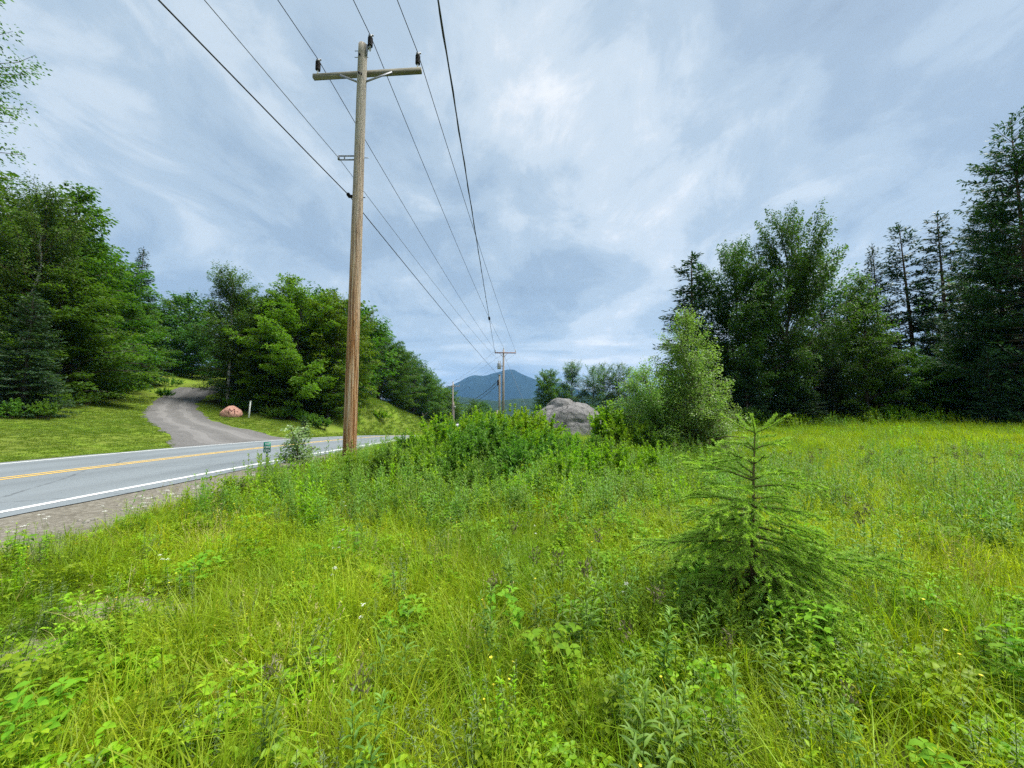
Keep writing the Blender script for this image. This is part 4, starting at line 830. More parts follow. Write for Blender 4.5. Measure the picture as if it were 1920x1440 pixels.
# ------------------------------------------------------------------ signs and small posts
M['signgreen'] = flat_mat('green_sign_sheet', (0.008, 0.17, 0.10), .45, .4, var=.08); M['signwhite'] = flat_mat('white_lettering', (0.78, 0.80, 0.78), .5, .3, var=.05); M['channel'] = flat_mat('steel_channel_post', (0.24, 0.27, 0.29), .5, .5, .3); M['postwhite'] = flat_mat('white_post_paint', (0.72, 0.72, 0.68), .6, .3, var=.1); M['signdark'] = flat_mat('dark_sign_frame', (0.03, 0.03, 0.045), .6, .3); M['signpale'] = flat_mat('pale_sign_panel', (0.50, 0.49, 0.56), .6, .3, var=.1)
def marker_sign():
    x, y = -5.93, 9.05; z = gz(x, y) - .02; top = .76; o = thing('reference_marker', 'small green road marker with white numerals on a steel channel post at the verge', 'road sign', (x, y, z), R(6)); H = top - z
    b = MB(); 
    for dx, dy, w_, d_ in ((0, 0, .016, .004), (-.018, -.012, .004, .014), (.018, -.012, .004, .014)): b.add(*box((dx, dy + .012, H / 2 - .1), (w_, d_, H / 2 + .06)))
    b.build('channel_post', M['channel'], o); pn = MB(); W2, H2, cz = .082, .125, H - .10
    pn.add(*box((0, -.014, cz), (W2, .0025, H2))); panel = pn.build('sign_panel', M['signgreen'], o)
    for k, s in enumerate(('420', '1303', '1525')):
        cu = bpy.data.curves.new('lettering', 'FONT'); cu.body = s; cu.size = .066; cu.align_x = 'CENTER'; cu.align_y = 'CENTER'; cu.extrude = .0008; cu.offset = .0012; cu.materials.append(M['signwhite'])
        tmp = bpy.data.objects.new('lettering', cu); col.objects.link(tmp); bpy.context.view_layer.update(); tme = bpy.data.meshes.new_from_object(tmp.evaluated_get(bpy.context.evaluated_depsgraph_get())); bpy.data.objects.remove(tmp); link('lettering', tme, panel, (0, -.018, cz + .078 - k * .078), (R(90), 0, 0))
    b = MB()
    for dz in (.105, -.108): b.add(*tube([(0, -.018, cz + dz), (0, -.023, cz + dz)], .006, 6))
    b.build('bolt', M['galv'], o)
marker_sign()
wp, wz = post('marker_post', 'slim white post standing beside the painted boulder', 'post', -20.95, 29.5, gz(-20.95, 29.5) + 1.32, .055, 'postwhite', .09)
one(*lathe([(.001, 0), (.062, 0), (.062, .05), (.001, .06)], 10, (.09, 0, 1.34)), 'post_cap', 'postwhite', wp, True)
def yard_sign():
    x, y = -5.45, 36.6; z = gz(x, y) - .05; o = thing('yard_sign', 'dark-framed sign with a pale panel low beside the road beyond the thicket', 'sign', (x, y, z)); t = .45 - z
    for s in (-1, 1): one(*bar((s * .36, 0, 0), (s * .36, 0, t), .06, .06), 'leg', 'signdark', o)
    one(*box((0, -.01, t - .28), (.40, .02, .29)), 'frame', 'signdark', o); one(*box((-.02, -.035, t - .27), (.33, .008, .19)), 'panel', 'signpale', o)
yard_sign()
for i, (pts, lab) in enumerate((([(-15.4, 62, -.1), (-14.6, 61.4, .9), (-13.9, 61, 1.5)], 'bleached dead branch sticking up from the road bank'), ([(-3.4, 33.5, .2), (-2.6, 33, .75), (-1.95, 32.6, 1.25)], 'bleached dead branch poking out of the brush beyond the thicket'))):
    pts = np.array(pts); pts[0, 2] = gz(pts[0, 0], pts[0, 1]) - .1; b = MB(); b.add(*tube(pts, [.05, .04, .02], 6)); b.add(*tube([pts[1], pts[1] + [-.25, 0, .5]], [.03, .012], 5)); tag(b.build('dead_branch', M['greypole'], None, True), lab, 'branch')

# ------------------------------------------------------------------ young spruce in the meadow
def young_spruce():
    g = np.random.default_rng(31); x, y = 1.64, 2.62; z0 = gz(x, y) - .02; root = thing('young_spruce', 'young spruce with long drooping bright green boughs standing in the near meadow', 'tree', (x, y, z0)); H = 1.38
    wood, nb = MB(), MB(); S, E, TI, DEN = [], [], [], []
    lean = lambda z: np.array([.085 * (z / H) ** 1.4 - .01, 0.0, z])
    wood.add(*tube([lean(z) for z in np.linspace(0, H, 14)], np.linspace(.020, .003, 14), 8))
    def shoot(P, t0, t1, r):
        P = np.asarray(P); wood.add(*tube(P, np.linspace(r, .0022, len(P)), 4, False)); n = len(P) - 1
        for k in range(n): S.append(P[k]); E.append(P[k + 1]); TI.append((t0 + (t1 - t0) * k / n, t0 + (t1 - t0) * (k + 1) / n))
    def bough(p, d, L, sag, depth=0, tip=.8):
        u = np.linspace(0, 1, 7)[:, None]; P = p + d * L * u + np.array([0, 0, -1.0]) * sag * L * u ** 1.6 + g.normal(0, .006, (7, 3)) * u; P[-1, 2] += .04 * L
        shoot(P, .2 if depth == 0 else .35, tip, .006 if depth == 0 else .0022)
        if depth < 2:
            sd = unit(np.cross(d, [0, 0, 1])); n = int(L / (.062 if depth == 0 else .10))
            for k in range(n):
                q = .22 + .74 * (k + g.uniform(.2, .8)) / n; pp = np.array([np.interp(q, u[:, 0], P[:, m]) for m in range(3)]); s = (-1) ** k
                l2 = (.05 + L * (1 - q) * .55 + (.05 if depth == 0 else 0)) * g.uniform(.75, 1.25)
                if depth == 1 and (l2 < .07 or q > .8): continue
                d2 = unit(d * .85 + sd * s * .62 + np.array([0, 0, g.normal(-.10, .14)])); bough(pp, d2, min(l2, .34), sag * .5 + .12, depth + 1, 1.0)
    for i, (z, L, n, el, sag) in enumerate([(1.20, .20, 4, .55, .0), (1.06, .30, 5, .45, .05), (.95, .36, 5, .38, .10), (.84, .40, 6, .30, .20), (.74, .46, 8, .24, .34), (.65, .48, 9, .18, .44), (.55, .54, 10, .12, .50), (.46, .56, 10, .10, .52), (.37, .66, 12, .05, .36), (.30, .64, 11, .03, .34), (.24, .62, 10, .02, .30), (.17, .60, 9, .05, .20)]):
        a0 = g.uniform(0, 6.28)
        for k in range(n):
            a = a0 + k * 2 * np.pi / n + g.normal(0, .5); bough(lean(z + g.normal(0, .03)), unit(np.array([math.cos(a), math.sin(a), el + g.normal(0, .10)])), L * .88 * g.uniform(.5, 1.25), sag * g.uniform(.6, 1.35))
    for a, z, L, el in ((3.30, .58, .82, .14), (-.12, .46, .92, .16), (2.95, 1.00, .50, .42), (3.6, .80, .60, .22)): bough(lean(z), unit(np.array([math.cos(a), math.sin(a), el])), L, .10)
    shoot([lean(z) for z in np.linspace(.95, H, 7)], .4, .7, .007)
    for k in range(5):
        a = k * 1.257 + .3; shoot([lean(1.33), lean(1.33) + np.array([math.cos(a) * .10, math.sin(a) * .10, .05]), lean(1.33) + np.array([math.cos(a) * .21, math.sin(a) * .21, .13])], .5, .9, .004)
    S, E, TI = np.array(S), np.array(E), np.array(TI); ln = np.linalg.norm(E - S, axis=1); cnt = np.maximum(2, (ln * 1150).astype(int)); idx = np.repeat(np.arange(len(S)), cnt); n = len(idx)
    q = g.uniform(0, 1, n)[:, None]; P = S[idx] * (1 - q) + E[idx] * q; D = unit((E - S)[idx]); ra = rdir(g, n, .35); ra = unit(ra - (ra * D).sum(1, keepdims=True) * D); nd = unit(D * .75 + ra); L = .019 * g.uniform(.75, 1.2, n)[:, None]; sd = unit(np.cross(nd, rdir(g, n))) * .0026
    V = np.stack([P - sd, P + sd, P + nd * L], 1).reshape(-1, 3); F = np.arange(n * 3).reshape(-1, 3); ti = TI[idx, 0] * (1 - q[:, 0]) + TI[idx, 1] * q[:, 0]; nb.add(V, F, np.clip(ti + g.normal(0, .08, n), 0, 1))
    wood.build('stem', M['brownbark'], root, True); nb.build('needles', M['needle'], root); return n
print('needles', young_spruce())

# ------------------------------------------------------------------ saplings and singled-out meadow plants
proto('aspen_sapling', broadleaf(41, 1.05, .95, .12, 26, .085, 7, .1, 'vase', .11, .9, trunk_r=.012, upsweep=1.2), 'twig', ['aspen'], 1.05)
tree('aspen_sapling', 'aspen_sapling', 'aspen', -5.30, 9.3, .98, 'pale-leaved sapling growing beside the green road marker', cat='sapling', rz=.4, wide=.95)
PROTO['aspen_sapling'][1]['weed'] = PROTO['aspen_sapling'][1]['aspen'].copy(); PROTO['aspen_sapling'][1]['weed'].materials[0] = M['weed']
tree('leafy_seedling', 'aspen_sapling', 'weed', -4.55, 6.1, .42, 'light green broad-leaved seedling in the grass near the gravel shoulder', cat='sapling', rz=2., wide=1.5)

def frond_plant(seed, n=7, L=.34, mat='fern', flat=.9):
    g = np.random.default_rng(seed); b = MB()
    for k in range(n):
        a = k * 2.4 + g.normal(0, .3); o = np.array([math.cos(a), math.sin(a), 0]); l = L * g.uniform(.7, 1.15); u = np.linspace(0, 1, 9)[:, None]
        P = o * l * u * .75 + np.array([0, 0, 1.0]) * l * (1.05 * u - .62 * u ** 2.2); b.add(*tube(P, np.linspace(.003, .001, 9), 3, False), .3)
        m = 15; q = np.repeat(np.linspace(.18, .98, m), 2); s = np.tile([-1, 1], m); pp = np.stack([np.interp(q, u[:, 0], P[:, i]) for i in range(3)], 1); sd = np.array([-o[1], o[0], 0])
        D = sd * s[:, None] + o * .45 + g.normal(0, .08, (2 * m, 3)); V, F, c = leaves8(pp, D, np.tile([0, 0, 1.0], (2 * m, 1)) + o * .3, l * .27 * np.sin(np.pi * (q * .8 + .16)) + .01, l * .075, .15, .2); b.add(V, F, np.repeat(g.uniform(.2, 1, 2 * m), c))
    return b
def plant_proto(name, b, mat): PROTO[name] = b.mesh(name, M[mat])
def put(name, me, x, y, s, label, cat, group=None, rz=None, dz=0.0):
    o = link(name, me, None, (x, y, gz(x, y) + dz), (0, 0, random.Random(int(x * 97 + y * 31)).uniform(0, 6.28) if rz is None else rz), (s, s, s)); return tag(o, label, cat, group)
for k in range(3): plant_proto('fern%d' % k, frond_plant(50 + k), 'fern')
plant_proto('yellow_plant', frond_plant(57, 6, .3), 'yellowleaf'); plant_proto('orange_plant', frond_plant(58, 6, .22), 'orange')
put('fern', PROTO['fern0'], -2.05, 1.95, 1.0, 'bright lime-green fern standing out of the grass between bare soil and the yellowed fern', 'fern')
put('fern', PROTO['fern1'], -1.05, 3.45, 1.15, 'bright lime-green fern in the grass straight before the shrub thicket', 'fern')
put('yellowed_fern', PROTO['yellow_plant'], -1.36, 1.85, .72, 'yellowed fern in the near grass', 'fern')
put('orange_weed', PROTO['orange_plant'], -1.95, 3.35, .8, 'orange-leaved weed low in the grass before the thicket', 'weed')
put('orange_weed', PROTO['orange_plant'], 2.75, 2.15, .7, 'orange-tinged weed on the field side of the young spruce', 'weed')
put('orange_weed', PROTO['orange_plant'], -4.55, 4.05, .7, 'orange hawkweed patch beside the gravel shoulder', 'weed')
for x, y in ((-1.9, 4.9), (.55, 4.2), (2.6, 4.6), (-3.1, 5.6), (3.6, 6.2), (1.5, 5.6)): put('fern', PROTO['fern2'], x, y, .95, 'lime-green fern scattered through the meadow round the thicket', 'fern', 'ferns scattered through the meadow')

# ------------------------------------------------------------------ meadow: clump meshes scattered by geometry nodes
def blades(b, g, n, rad, h0, h1, w, segs=4, lean=.55, tint=None, curl=.6):
    a = g.uniform(0, 2 * np.pi, n); r = np.sqrt(g.uniform(0, 1, n)) * rad; root = np.stack([np.cos(a) * r, np.sin(a) * r, np.zeros(n)], 1)
    az = a + g.normal(0, 1.0, n); h = g.uniform(h0, h1, n); ln = np.abs(g.normal(lean, .25, n)); o = np.stack([np.cos(az), np.sin(az), np.zeros(n)], 1); sd = np.stack([-np.sin(az + g.normal(0, .6, n)), np.cos(az), np.zeros(n)], 1)
    ww = w * g.uniform(.7, 1.3, n); rows = []
    for k in range(segs + 1):
        u = k / segs; c = root + o * (h * ln * u ** 2)[:, None] + np.array([0, 0, 1.0]) * (h * (u - curl * ln * .55 * u ** 2.6))[:, None]; wk = (ww * (1 - u ** 2.2) * .5 + .0002)[:, None]
        rows.append(c - sd * wk); rows.append(c + sd * wk)
    V = np.stack(rows, 1).reshape(-1, 3); m = 2 * (segs + 1); base = np.arange(n)[:, None] * m; F = []
    for k in range(segs): F += [base + [[2 * k, 2 * k + 1, 2 * k + 3]], base + [[2 * k, 2 * k + 3, 2 * k + 2]]]
    F = np.concatenate(F, 1).reshape(-1, 3); t = np.clip(g.normal(.45, .28, n), 0, 1) if tint is None else tint; b.add(V, F, np.repeat(t, segs * 2)); return root + o * (h * ln)[:, None]

def grass_clump(seed, n=42, rad=.13, h0=.16, h1=.42, w=.0046, segs=4, heads=2):
    g = np.random.default_rng(seed); b = MB(); blades(b, g, n, rad, h0, h1, w, segs); blades(b, g, n // 3, rad, h0 * .4, h0 * 1.2, w * 1.2, 2)
    for k in range(heads):
        a = g.uniform(0, 6.28); p0 = np.array([math.cos(a), math.sin(a), 0]) * rad * .4; h = h1 * g.uniform(1.0, 1.3); tip = p0 + np.array([math.cos(a) * .08, math.sin(a) * .08, h]); b.add(*tube([p0, (p0 + tip) / 2 + [0, 0, .02], tip], [.0013, .001, .0007], 3, False), .9)
        m = 9; q = g.uniform(.78, 1, m)[:, None]; V, F = leaves4(p0 * (1 - q) + tip * q, rdir(g, m, 1.2), rdir(g, m), .022, .0045); b.add(V, F, .95)
    return b
def stem_weed(seed, stems=4, h0=.3, h1=.6, leaf=.075, lw=.014, per=26, rad=.10, up=.45, near=True, bud=False):
    g = np.random.default_rng(seed); b = MB()
    for k in range(stems):
        a = g.uniform(0, 6.28); p0 = np.array([math.cos(a), math.sin(a), 0]) * rad * math.sqrt(g.random()); h = g.uniform(h0, h1); tip = p0 + np.array([g.normal(0, .05), g.normal(0, .05), h]); b.add(*tube([p0, (p0 + tip) / 2 + g.normal(0, .008, 3), tip], [.0028, .0022, .0012], 3, False), .2)
        n = int(per * h / h1); q = np.sort(g.uniform(.12, 1, n)); az = np.arange(n) * 2.4 + g.normal(0, .3, n); P = p0 * (1 - q[:, None]) + tip * q[:, None]; D = np.stack([np.cos(az), np.sin(az), up + .9 * q ** 3 + g.normal(0, .15, n)], 1)
        N = np.stack([-np.cos(az) * .5, -np.sin(az) * .5, np.ones(n)], 1); L = leaf * (1.15 - .65 * q ** 2) * g.uniform(.8, 1.2, n); W = lw * (1.1 - .4 * q)
        if near: V, F, c = leaves8(P, D, N, L, W, .25, .35)
        else: V, F = leaves4(P, D, N, L, W); c = 2
        b.add(V, F, np.repeat(np.clip(.2 + .55 * q + g.normal(0, .15, n), 0, 1), c))
    return b
def low_weed(seed, n=34, h=.2, leaf=.036, lw=.022, rad=.15, tri=True):
    g = np.random.default_rng(seed); b = MB()
    for k in range(n):
        a = g.uniform(0, 6.28); r = math.sqrt(g.random()) * rad; p0 = np.array([math.cos(a) * r * .5, math.sin(a) * r * .5, 0]); tip = np.array([math.cos(a) * r, math.sin(a) * r, h * g.uniform(.4, 1.2)]); b.add(*tube([p0, tip], [.0014, .0009], 3, False), .3)
        m = 3 if tri else 1; az = a + np.arange(m) * 2.09 + g.normal(0, .3); V, F, c = leaves8(np.tile(tip, (m, 1)), np.stack([np.cos(az), np.sin(az), np.full(m, .15)], 1) + g.normal(0, .15, (m, 3)), np.tile([0, 0, 1.0], (m, 1)) + g.normal(0, .25, (m, 3)), leaf * g.uniform(.7, 1.3, m), lw, .15, .25); b.add(V, F, np.repeat(np.clip(g.normal(.5, .25, m), 0, 1), c))
    return b

def scatter(name, label, cat, protos, P, rz, sc, idx, tilt=None):
    """protos: list of (MB, material); P: points; one object whose geometry nodes place the clumps"""
    coll = bpy.data.collections.new(name + '_clumps')
    for k, (b, mt) in enumerate(protos): coll.objects.link(bpy.data.objects.new('%s_%02d' % (name, k), b.mesh('%s_%02d' % (name, k), M[mt])))
    me = bpy.data.meshes.new(name); me.vertices.add(len(P)); me.vertices.foreach_set('co', np.ascontiguousarray(P, np.float32).ravel())
    tl = np.zeros((len(P), 2)) if tilt is None else tilt
    a = me.attributes.new('rotv', 'FLOAT_VECTOR', 'POINT'); a.data.foreach_set('vector', np.concatenate([tl, rz[:, None]], 1).astype(np.float32).ravel())
    a = me.attributes.new('sclv', 'FLOAT_VECTOR', 'POINT'); a.data.foreach_set('vector', np.ascontiguousarray(sc, np.float32).ravel())
    a = me.attributes.new('pick', 'INT', 'POINT'); a.data.foreach_set('value', np.asarray(idx, np.int32))
    ng = bpy.data.node_groups.new(name + '_scatter', 'GeometryNodeTree'); ng.interface.new_socket('Geometry', in_out='INPUT', socket_type='NodeSocketGeometry'); ng.interface.new_socket('Geometry', in_out='OUTPUT', socket_type='NodeSocketGeometry')
    gi, go = ng.nodes.new('NodeGroupInput'), ng.nodes.new('NodeGroupOutput'); ci = ng.nodes.new('GeometryNodeCollectionInfo'); ci.inputs[0].default_value = coll; ci.inputs['Separate Children'].default_value = True; ci.inputs['Reset Children'].default_value = True
    ip = ng.nodes.new('GeometryNodeInstanceOnPoints'); ip.inputs['Pick Instance'].default_value = True
    def attr(nm, dt):
        n = ng.nodes.new('GeometryNodeInputNamedAttribute'); n.data_type = dt; n.inputs[0].default_value = nm; return n.outputs[0]
    L = ng.links.new; L(gi.outputs[0], ip.inputs['Points']); L(ci.outputs[0], ip.inputs['Instance']); L(attr('pick', 'INT'), ip.inputs['Instance Index']); e2r = ng.nodes.new('FunctionNodeEulerToRotation'); L(attr('rotv', 'FLOAT_VECTOR'), e2r.inputs[0]); L(e2r.outputs[0], ip.inputs['Rotation']); L(attr('sclv', 'FLOAT_VECTOR'), ip.inputs['Scale']); L(ip.outputs[0], go.inputs[0])
    o = link(name, me); md = o.modifiers.new('scatter', 'NODES'); md.node_group = ng; tag(o, label, cat, kind='stuff'); return o

mg = np.random.default_rng(77)
def vnoise(x, y, s, seed):
    g = np.random.default_rng(seed); out = 0
    for k in range(7):
        a = g.uniform(0, 6.28); f = g.uniform(.6, 1.9) / s; out = out + np.sin((x * math.cos(a) + y * math.sin(a)) * f * 6.28 + g.uniform(0, 6.28))
    return out / 3.2
def pts(x0, x1, y0, y1, dens):
    n = int((x1 - x0) * (y1 - y0) * dens); return mg.uniform(x0, x1, n), mg.uniform(y0, y1, n)
def keep(x, y, m): return x[m], y[m]
BARE = [(-3.05, 2.98, .27, .14), (-2.95, 2.45, .20, .12), (-2.62, 3.02, .13, .07)]
def bare(x, y): return np.min([((x - a) / rx) ** 2 + ((y - b) / ry) ** 2 for a, b, rx, ry in BARE], 0)
def in_meadow(x, y):
    return (x > road_x(y) + 5.45 + .25 * vnoise(x, y, 1.3, 4) - 1.0 * sstep(4, 13, y)) & (np.hypot(x + 4.18, y - 9.6) > .2) & (bare(x, y) > 1) & (bare(x, y + .2) > 1.1)
def thicket(x, y): return np.exp(-(((x + .2) / 4.5) ** 2 + ((y - 7.8) / 3.0) ** 2) ** 1.5)
def goldband(x, y): return sstep(2.6, 4.2, x) * sstep(3.0, 4.4, y) * (1 - sstep(8.5, 12.5, y)) * 1.0
def height(x, y): return .52 + .24 * sstep(-5, -1, x) + .14 * sstep(1, 4, x) + .14 * vnoise(x, y, 1.1, 2) - .42 * (1 - sstep(1, 9, np.minimum(bare(x, y), bare(x, y + .35))))
def finish(x, y, s, nvar, stretch=.2, tilt=.12):
    n = len(x); s = np.broadcast_to(s, (n,)) * mg.uniform(.78, 1.25, n); P = np.stack([x, y, ground_z(x, y) - .01], 1); sc = np.stack([s, s, s * mg.uniform(1 - stretch, 1 + stretch, n)], 1)
    return P, mg.uniform(0, 6.28, n), sc, mg.integers(0, nvar, n), mg.normal(0, tilt, (n, 2))

# grass
near_p = [(grass_clump(100 + k, 34 + 4 * k, .12, .14, .36 + .02 * k, .0048, 4, 1 + k % 3), 'grass') for k in range(6)]
mid_p = [(grass_clump(110 + k, 48, .19, .16, .42, .0075, 3, 2), 'grass') for k in range(4)]
far_p = [(grass_clump(120 + k, 70, .36, .20, .44, .016, 2, 3), 'grass_far') for k in range(4)]
straw_p = [(grass_clump(150 + k, 26, .13, .12, .34, .0042, 4, 4), 'dried') for k in range(2)]
verge_p = [(grass_clump(130 + k, 46, .16, .12, .30, .0065, 3, 1), 'verge') for k in range(3)]
G = []
for (x0, x1, y0, y1, dn, off, nv, s) in ((-5.4, 8.5, -.4, 4.6, 74, 0, 6, 1.0), (-6, 15, 4.6, 10, 36, 6, 4, 1.0), (-6.5, 26, 10, 19, 11, 10, 4, .95), (-6, 42, 19, 30, 7, 10, 4, 1.15), (-6, 16, 30, 62, 3.2, 10, 4, 1.5)):
    x, y = pts(x0, x1, y0, y1, dn); m = in_meadow(x, y) & (np.abs(x) < np.maximum(y, 0) * 1.6 + 2.2) & (np.hypot(x, y) > .55) & ~((x > 12) & (y > 25.5 - np.maximum(0, x - 22) * .3)) & (mg.random(len(x)) > .80 * thicket(x, y) + .35 * goldband(x, y)); x, y = keep(x, y, m)
    hs = height(x, y) if y0 < 18 else np.full(len(x), .95); P, rz, sc, ix, tl = finish(x, y, s * 1.05, nv); sc[:, 2] *= hs; G.append((P, rz, sc, ix + off, tl))
x, y = pts(-7.5, -3.6, 1.5, 20, 46); d = x - road_x(y); d = d - .45 * (1 - sstep(4, 13, y)); m = (d > 4.5 + .3 * mg.random(len(x)) + .3 * vnoise(x, y, 1.0, 8)) & (d < 6.4) & (mg.random(len(x)) < sstep(4.5, 5.6, d)); x, y = keep(x, y, m); P, rz, sc, ix, tl = finish(x, y, .85, 3); sc[:, 2] *= .75; G.append((P, rz, sc, ix + 14, tl))
x, y = pts(-5.5, 12, .6, 9, 7); m = in_meadow(x, y) & (np.abs(x) < np.maximum(y, 0) * 1.6 + 2) & (mg.random(len(x)) < np.clip(.35 + .6 * vnoise(x, y, 1.4, 41), 0, 1)); x, y = keep(x, y, m); P, rz, sc, ix, tl = finish(x, y, .9, 2, .3, .3); G.append((P, rz, sc, ix + 17, tl))
G = [np.concatenate(a) for a in zip(*G)]; scatter('meadow_grass', 'tall yellow-green meadow grass covering the near field', 'grass', near_p + mid_p + far_p + verge_p + straw_p, *G); print('grass', len(G[0]))

# leafy weeds among the grass
weed_p = [(stem_weed(200 + k, 4 + k % 2, .26, .56, .075, .015, 30, .10), 'golden') for k in range(4)] + [(low_weed(210 + k), 'weed') for k in range(3)] + [(low_weed(215, 22, .24, .05, .028, .16, False), 'broad'), (low_weed(216, 24, .3, .055, .03, .15), 'broad')] + [(stem_weed(220 + k, 5, .22, .42, .04, .016, 34, .13, .3), 'weed') for k in range(2)] + [(stem_weed(225, 5, .25, .4, .03, .007, 44, .12, .2), 'silver')] + [(stem_weed(230 + k, 7, .34, .62, .085, .022, 26, .26, .45, False), 'golden') for k in range(2)] + [(stem_weed(235, 7, .3, .55, .08, .03, 24, .26, .4, False), 'weed')]
Wd = []
def weeds(x, y, prob, choices, s, hk=1.0):
    m = in_meadow(x, y) & (np.hypot(x, y) > .8) & (np.abs(x) < np.maximum(y, 0) * 1.6 + 2.2) & (mg.random(len(x)) < prob); x, y = keep(x, y, m)
    if len(x): P, rz, sc, ix, tl = finish(x, y, s, 1, .25, .1); sc[:, 2] *= hk; Wd.append((P, rz, sc, mg.choice(choices, len(x)), tl))
x, y = pts(-5, 7.5, -.2, 4.8, 26); weeds(x, y, np.clip(.5 + .55 * vnoise(x, y, 1.6, 21), .05, 1), [4, 5, 6, 8, 9, 10, 4, 5, 9, 10, 11], .9)
x, y = pts(-2, 8, -.2, 4.8, 16); weeds(x, y, np.clip(.35 + .5 * vnoise(x, y, .9, 22), 0, 1) * sstep(-1, 1.5, x), [4, 6, 7, 8, 9, 10, 11], .95)
x, y = pts(-3, 8, .8, 5, 4.5); weeds(x, y, np.clip(.45 + .7 * vnoise(x, y, 1.2, 23), 0, 1), [0, 1, 2, 3, 11], .85)
x, y = pts(-5.5, 5.5, 4.4, 11.5, 24); weeds(x, y, thicket(x, y) * 1.3, [0, 1, 2, 3, 0, 1, 2, 3, 9, 10, 8], 1.02)
x, y = pts(-5.5, 6, 5, 12, 8); weeds(x, y, thicket(x, y) * 1.1, [12, 13, 14, 14], .95)
x, y = pts(2.6, 16, 2.8, 11.5, 13); weeds(x, y, goldband(x, y) * np.clip(.6 + .5 * vnoise(x, y, 2.2, 24), .1, 1), [0, 1, 2, 3, 12, 13], 1.0)
x, y = pts(-5, 24, 9, 24, 2.0); weeds(x, y, np.clip(.4 + .6 * vnoise(x, y, 3.5, 25), 0, 1), [12, 13, 14, 14], .9)
x, y = pts(.4, 3.1, 1.7, 3.6, 26); weeds(x, y, np.exp(-((x - 1.65) / 1.0) ** 2 - ((y - 2.5) / .7) ** 2), [0, 2, 8, 9, 10], .8)
x, y = pts(11, 34, 19.5, 25.5, 5); weeds(x, y, sstep(21 - np.maximum(0, x - 22) * .3, 24 - np.maximum(0, x - 22) * .3, y), [12, 13, 14, 14], 1.5)
x, y = pts(-5, 14, 28, 58, 1.6); weeds(x, y, .6 + 0 * x, [12, 13, 14], 1.6)
Wd = [np.concatenate(a) for a in zip(*Wd)]; scatter('meadow_weeds', 'leafy green weeds growing through the meadow grass', 'weeds', weed_p, *Wd); print('weeds', len(Wd[0]))

# mown grass across the road
lawn_p = [(grass_clump(140 + k, 44, .17, .02, .045, .010, 2, 0), 'lawn') for k in range(3)] + [(grass_clump(145 + k, 60, .34, .12, .34, .016, 2, 2), 'lawn') for k in range(2)]
Lw = []
x, y = pts(-34, -13.2, 6, 40, 62); d = road_x(y) - x; m = (d > 4.0) & ~in_drive(x, y) & ((-x - 25.2) - (y - 18) * .3 < 1.2) & ((y < 31.2) | (x > -15.4)) & (x > -26 - (y > 22) * 9); x, y = keep(x, y, m); P, rz, sc, ix, tl = finish(x, y, 1.0, 3); Lw.append((P, rz, sc, ix, tl))
x, y = pts(-22, -13, 36, 84, 8); d = road_x(y) - x; m = (d > 4.6); x, y = keep(x, y, m); P, rz, sc, ix, tl = finish(x, y, .95, 2); Lw.append((P, rz, sc, ix + 3, tl))
Lw = [np.concatenate(a) for a in zip(*Lw)]; scatter('lawn_grass', 'short mown grass on the verge and lawn across the road', 'grass', lawn_p, *Lw)

# specks of yellow flowers, and pebbles on the shoulder
def floret(seed, mat, n=4, r=.011, h=.3):
    g = np.random.default_rng(seed); b = MB()
    for k in range(n):
        a = g.uniform(0, 6.28); p = np.array([math.cos(a), math.sin(a), 0]) * .06; t = p + np.array([g.normal(0, .03), g.normal(0, .03), h * g.uniform(.8, 1.15)]); b.add(*tube([p + [0, 0, h * .5], t], [.001, .001], 3, False), 0)
        az = np.arange(5) * 1.257; V, F = leaves4(np.tile(t, (5, 1)), np.stack([np.cos(az), np.sin(az), np.full(5, .35)], 1), np.tile([0, 0, 1.0], (5, 1)), r, r * .8); b.add(V, F, 1.0)
    return b
x, y = pts(-5, 8, 1.1, 7, 5); m = in_meadow(x, y) & (np.abs(x) < y * 1.6 + 1) & (vnoise(x, y, 1.5, 31) > .0); x, y = keep(x, y, m); P, rz, sc, ix, tl = finish(x, y, .95, 2); scatter('buttercups', 'tiny yellow flowers sprinkled through the near grass', 'flowers', [(floret(300, 'yellow', 2, .008), 'yellow'), (floret(301, 'yellow', 1, .010), 'yellow')], P, rz, sc, ix, tl)
def pebble(seed):
    g = np.random.default_rng(seed); V, F = ico(1); b = MB(); b.add(V * g.uniform(.6, 1.0, 3) * .02 + g.normal(0, .001, V.shape), F); return b
M['pebble'] = rock_mat('shoulder_stone', (0.15, 0.14, 0.12), (0.28, 0.265, 0.235), (0.42, 0.41, 0.38), .4, 6.0)
x, y = pts(-7, -4.6, 1.5, 22, 75); d = x - road_x(y); m = (d > 3.85) & (d < 6.0 - 1.2 * sstep(4, 13, y)); x, y = keep(x, y, m); P, rz, sc, ix, tl = finish(x, y, 1.0, 2, .3, .5); P[:, 2] += .03; sc *= mg.lognormal(-.25, .45, len(x))[:, None]; scatter('pebbles', 'loose stones on the gravel road shoulder', 'gravel', [(pebble(1), 'pebble'), (pebble(2), 'pebble')], P, rz, sc, ix, tl)
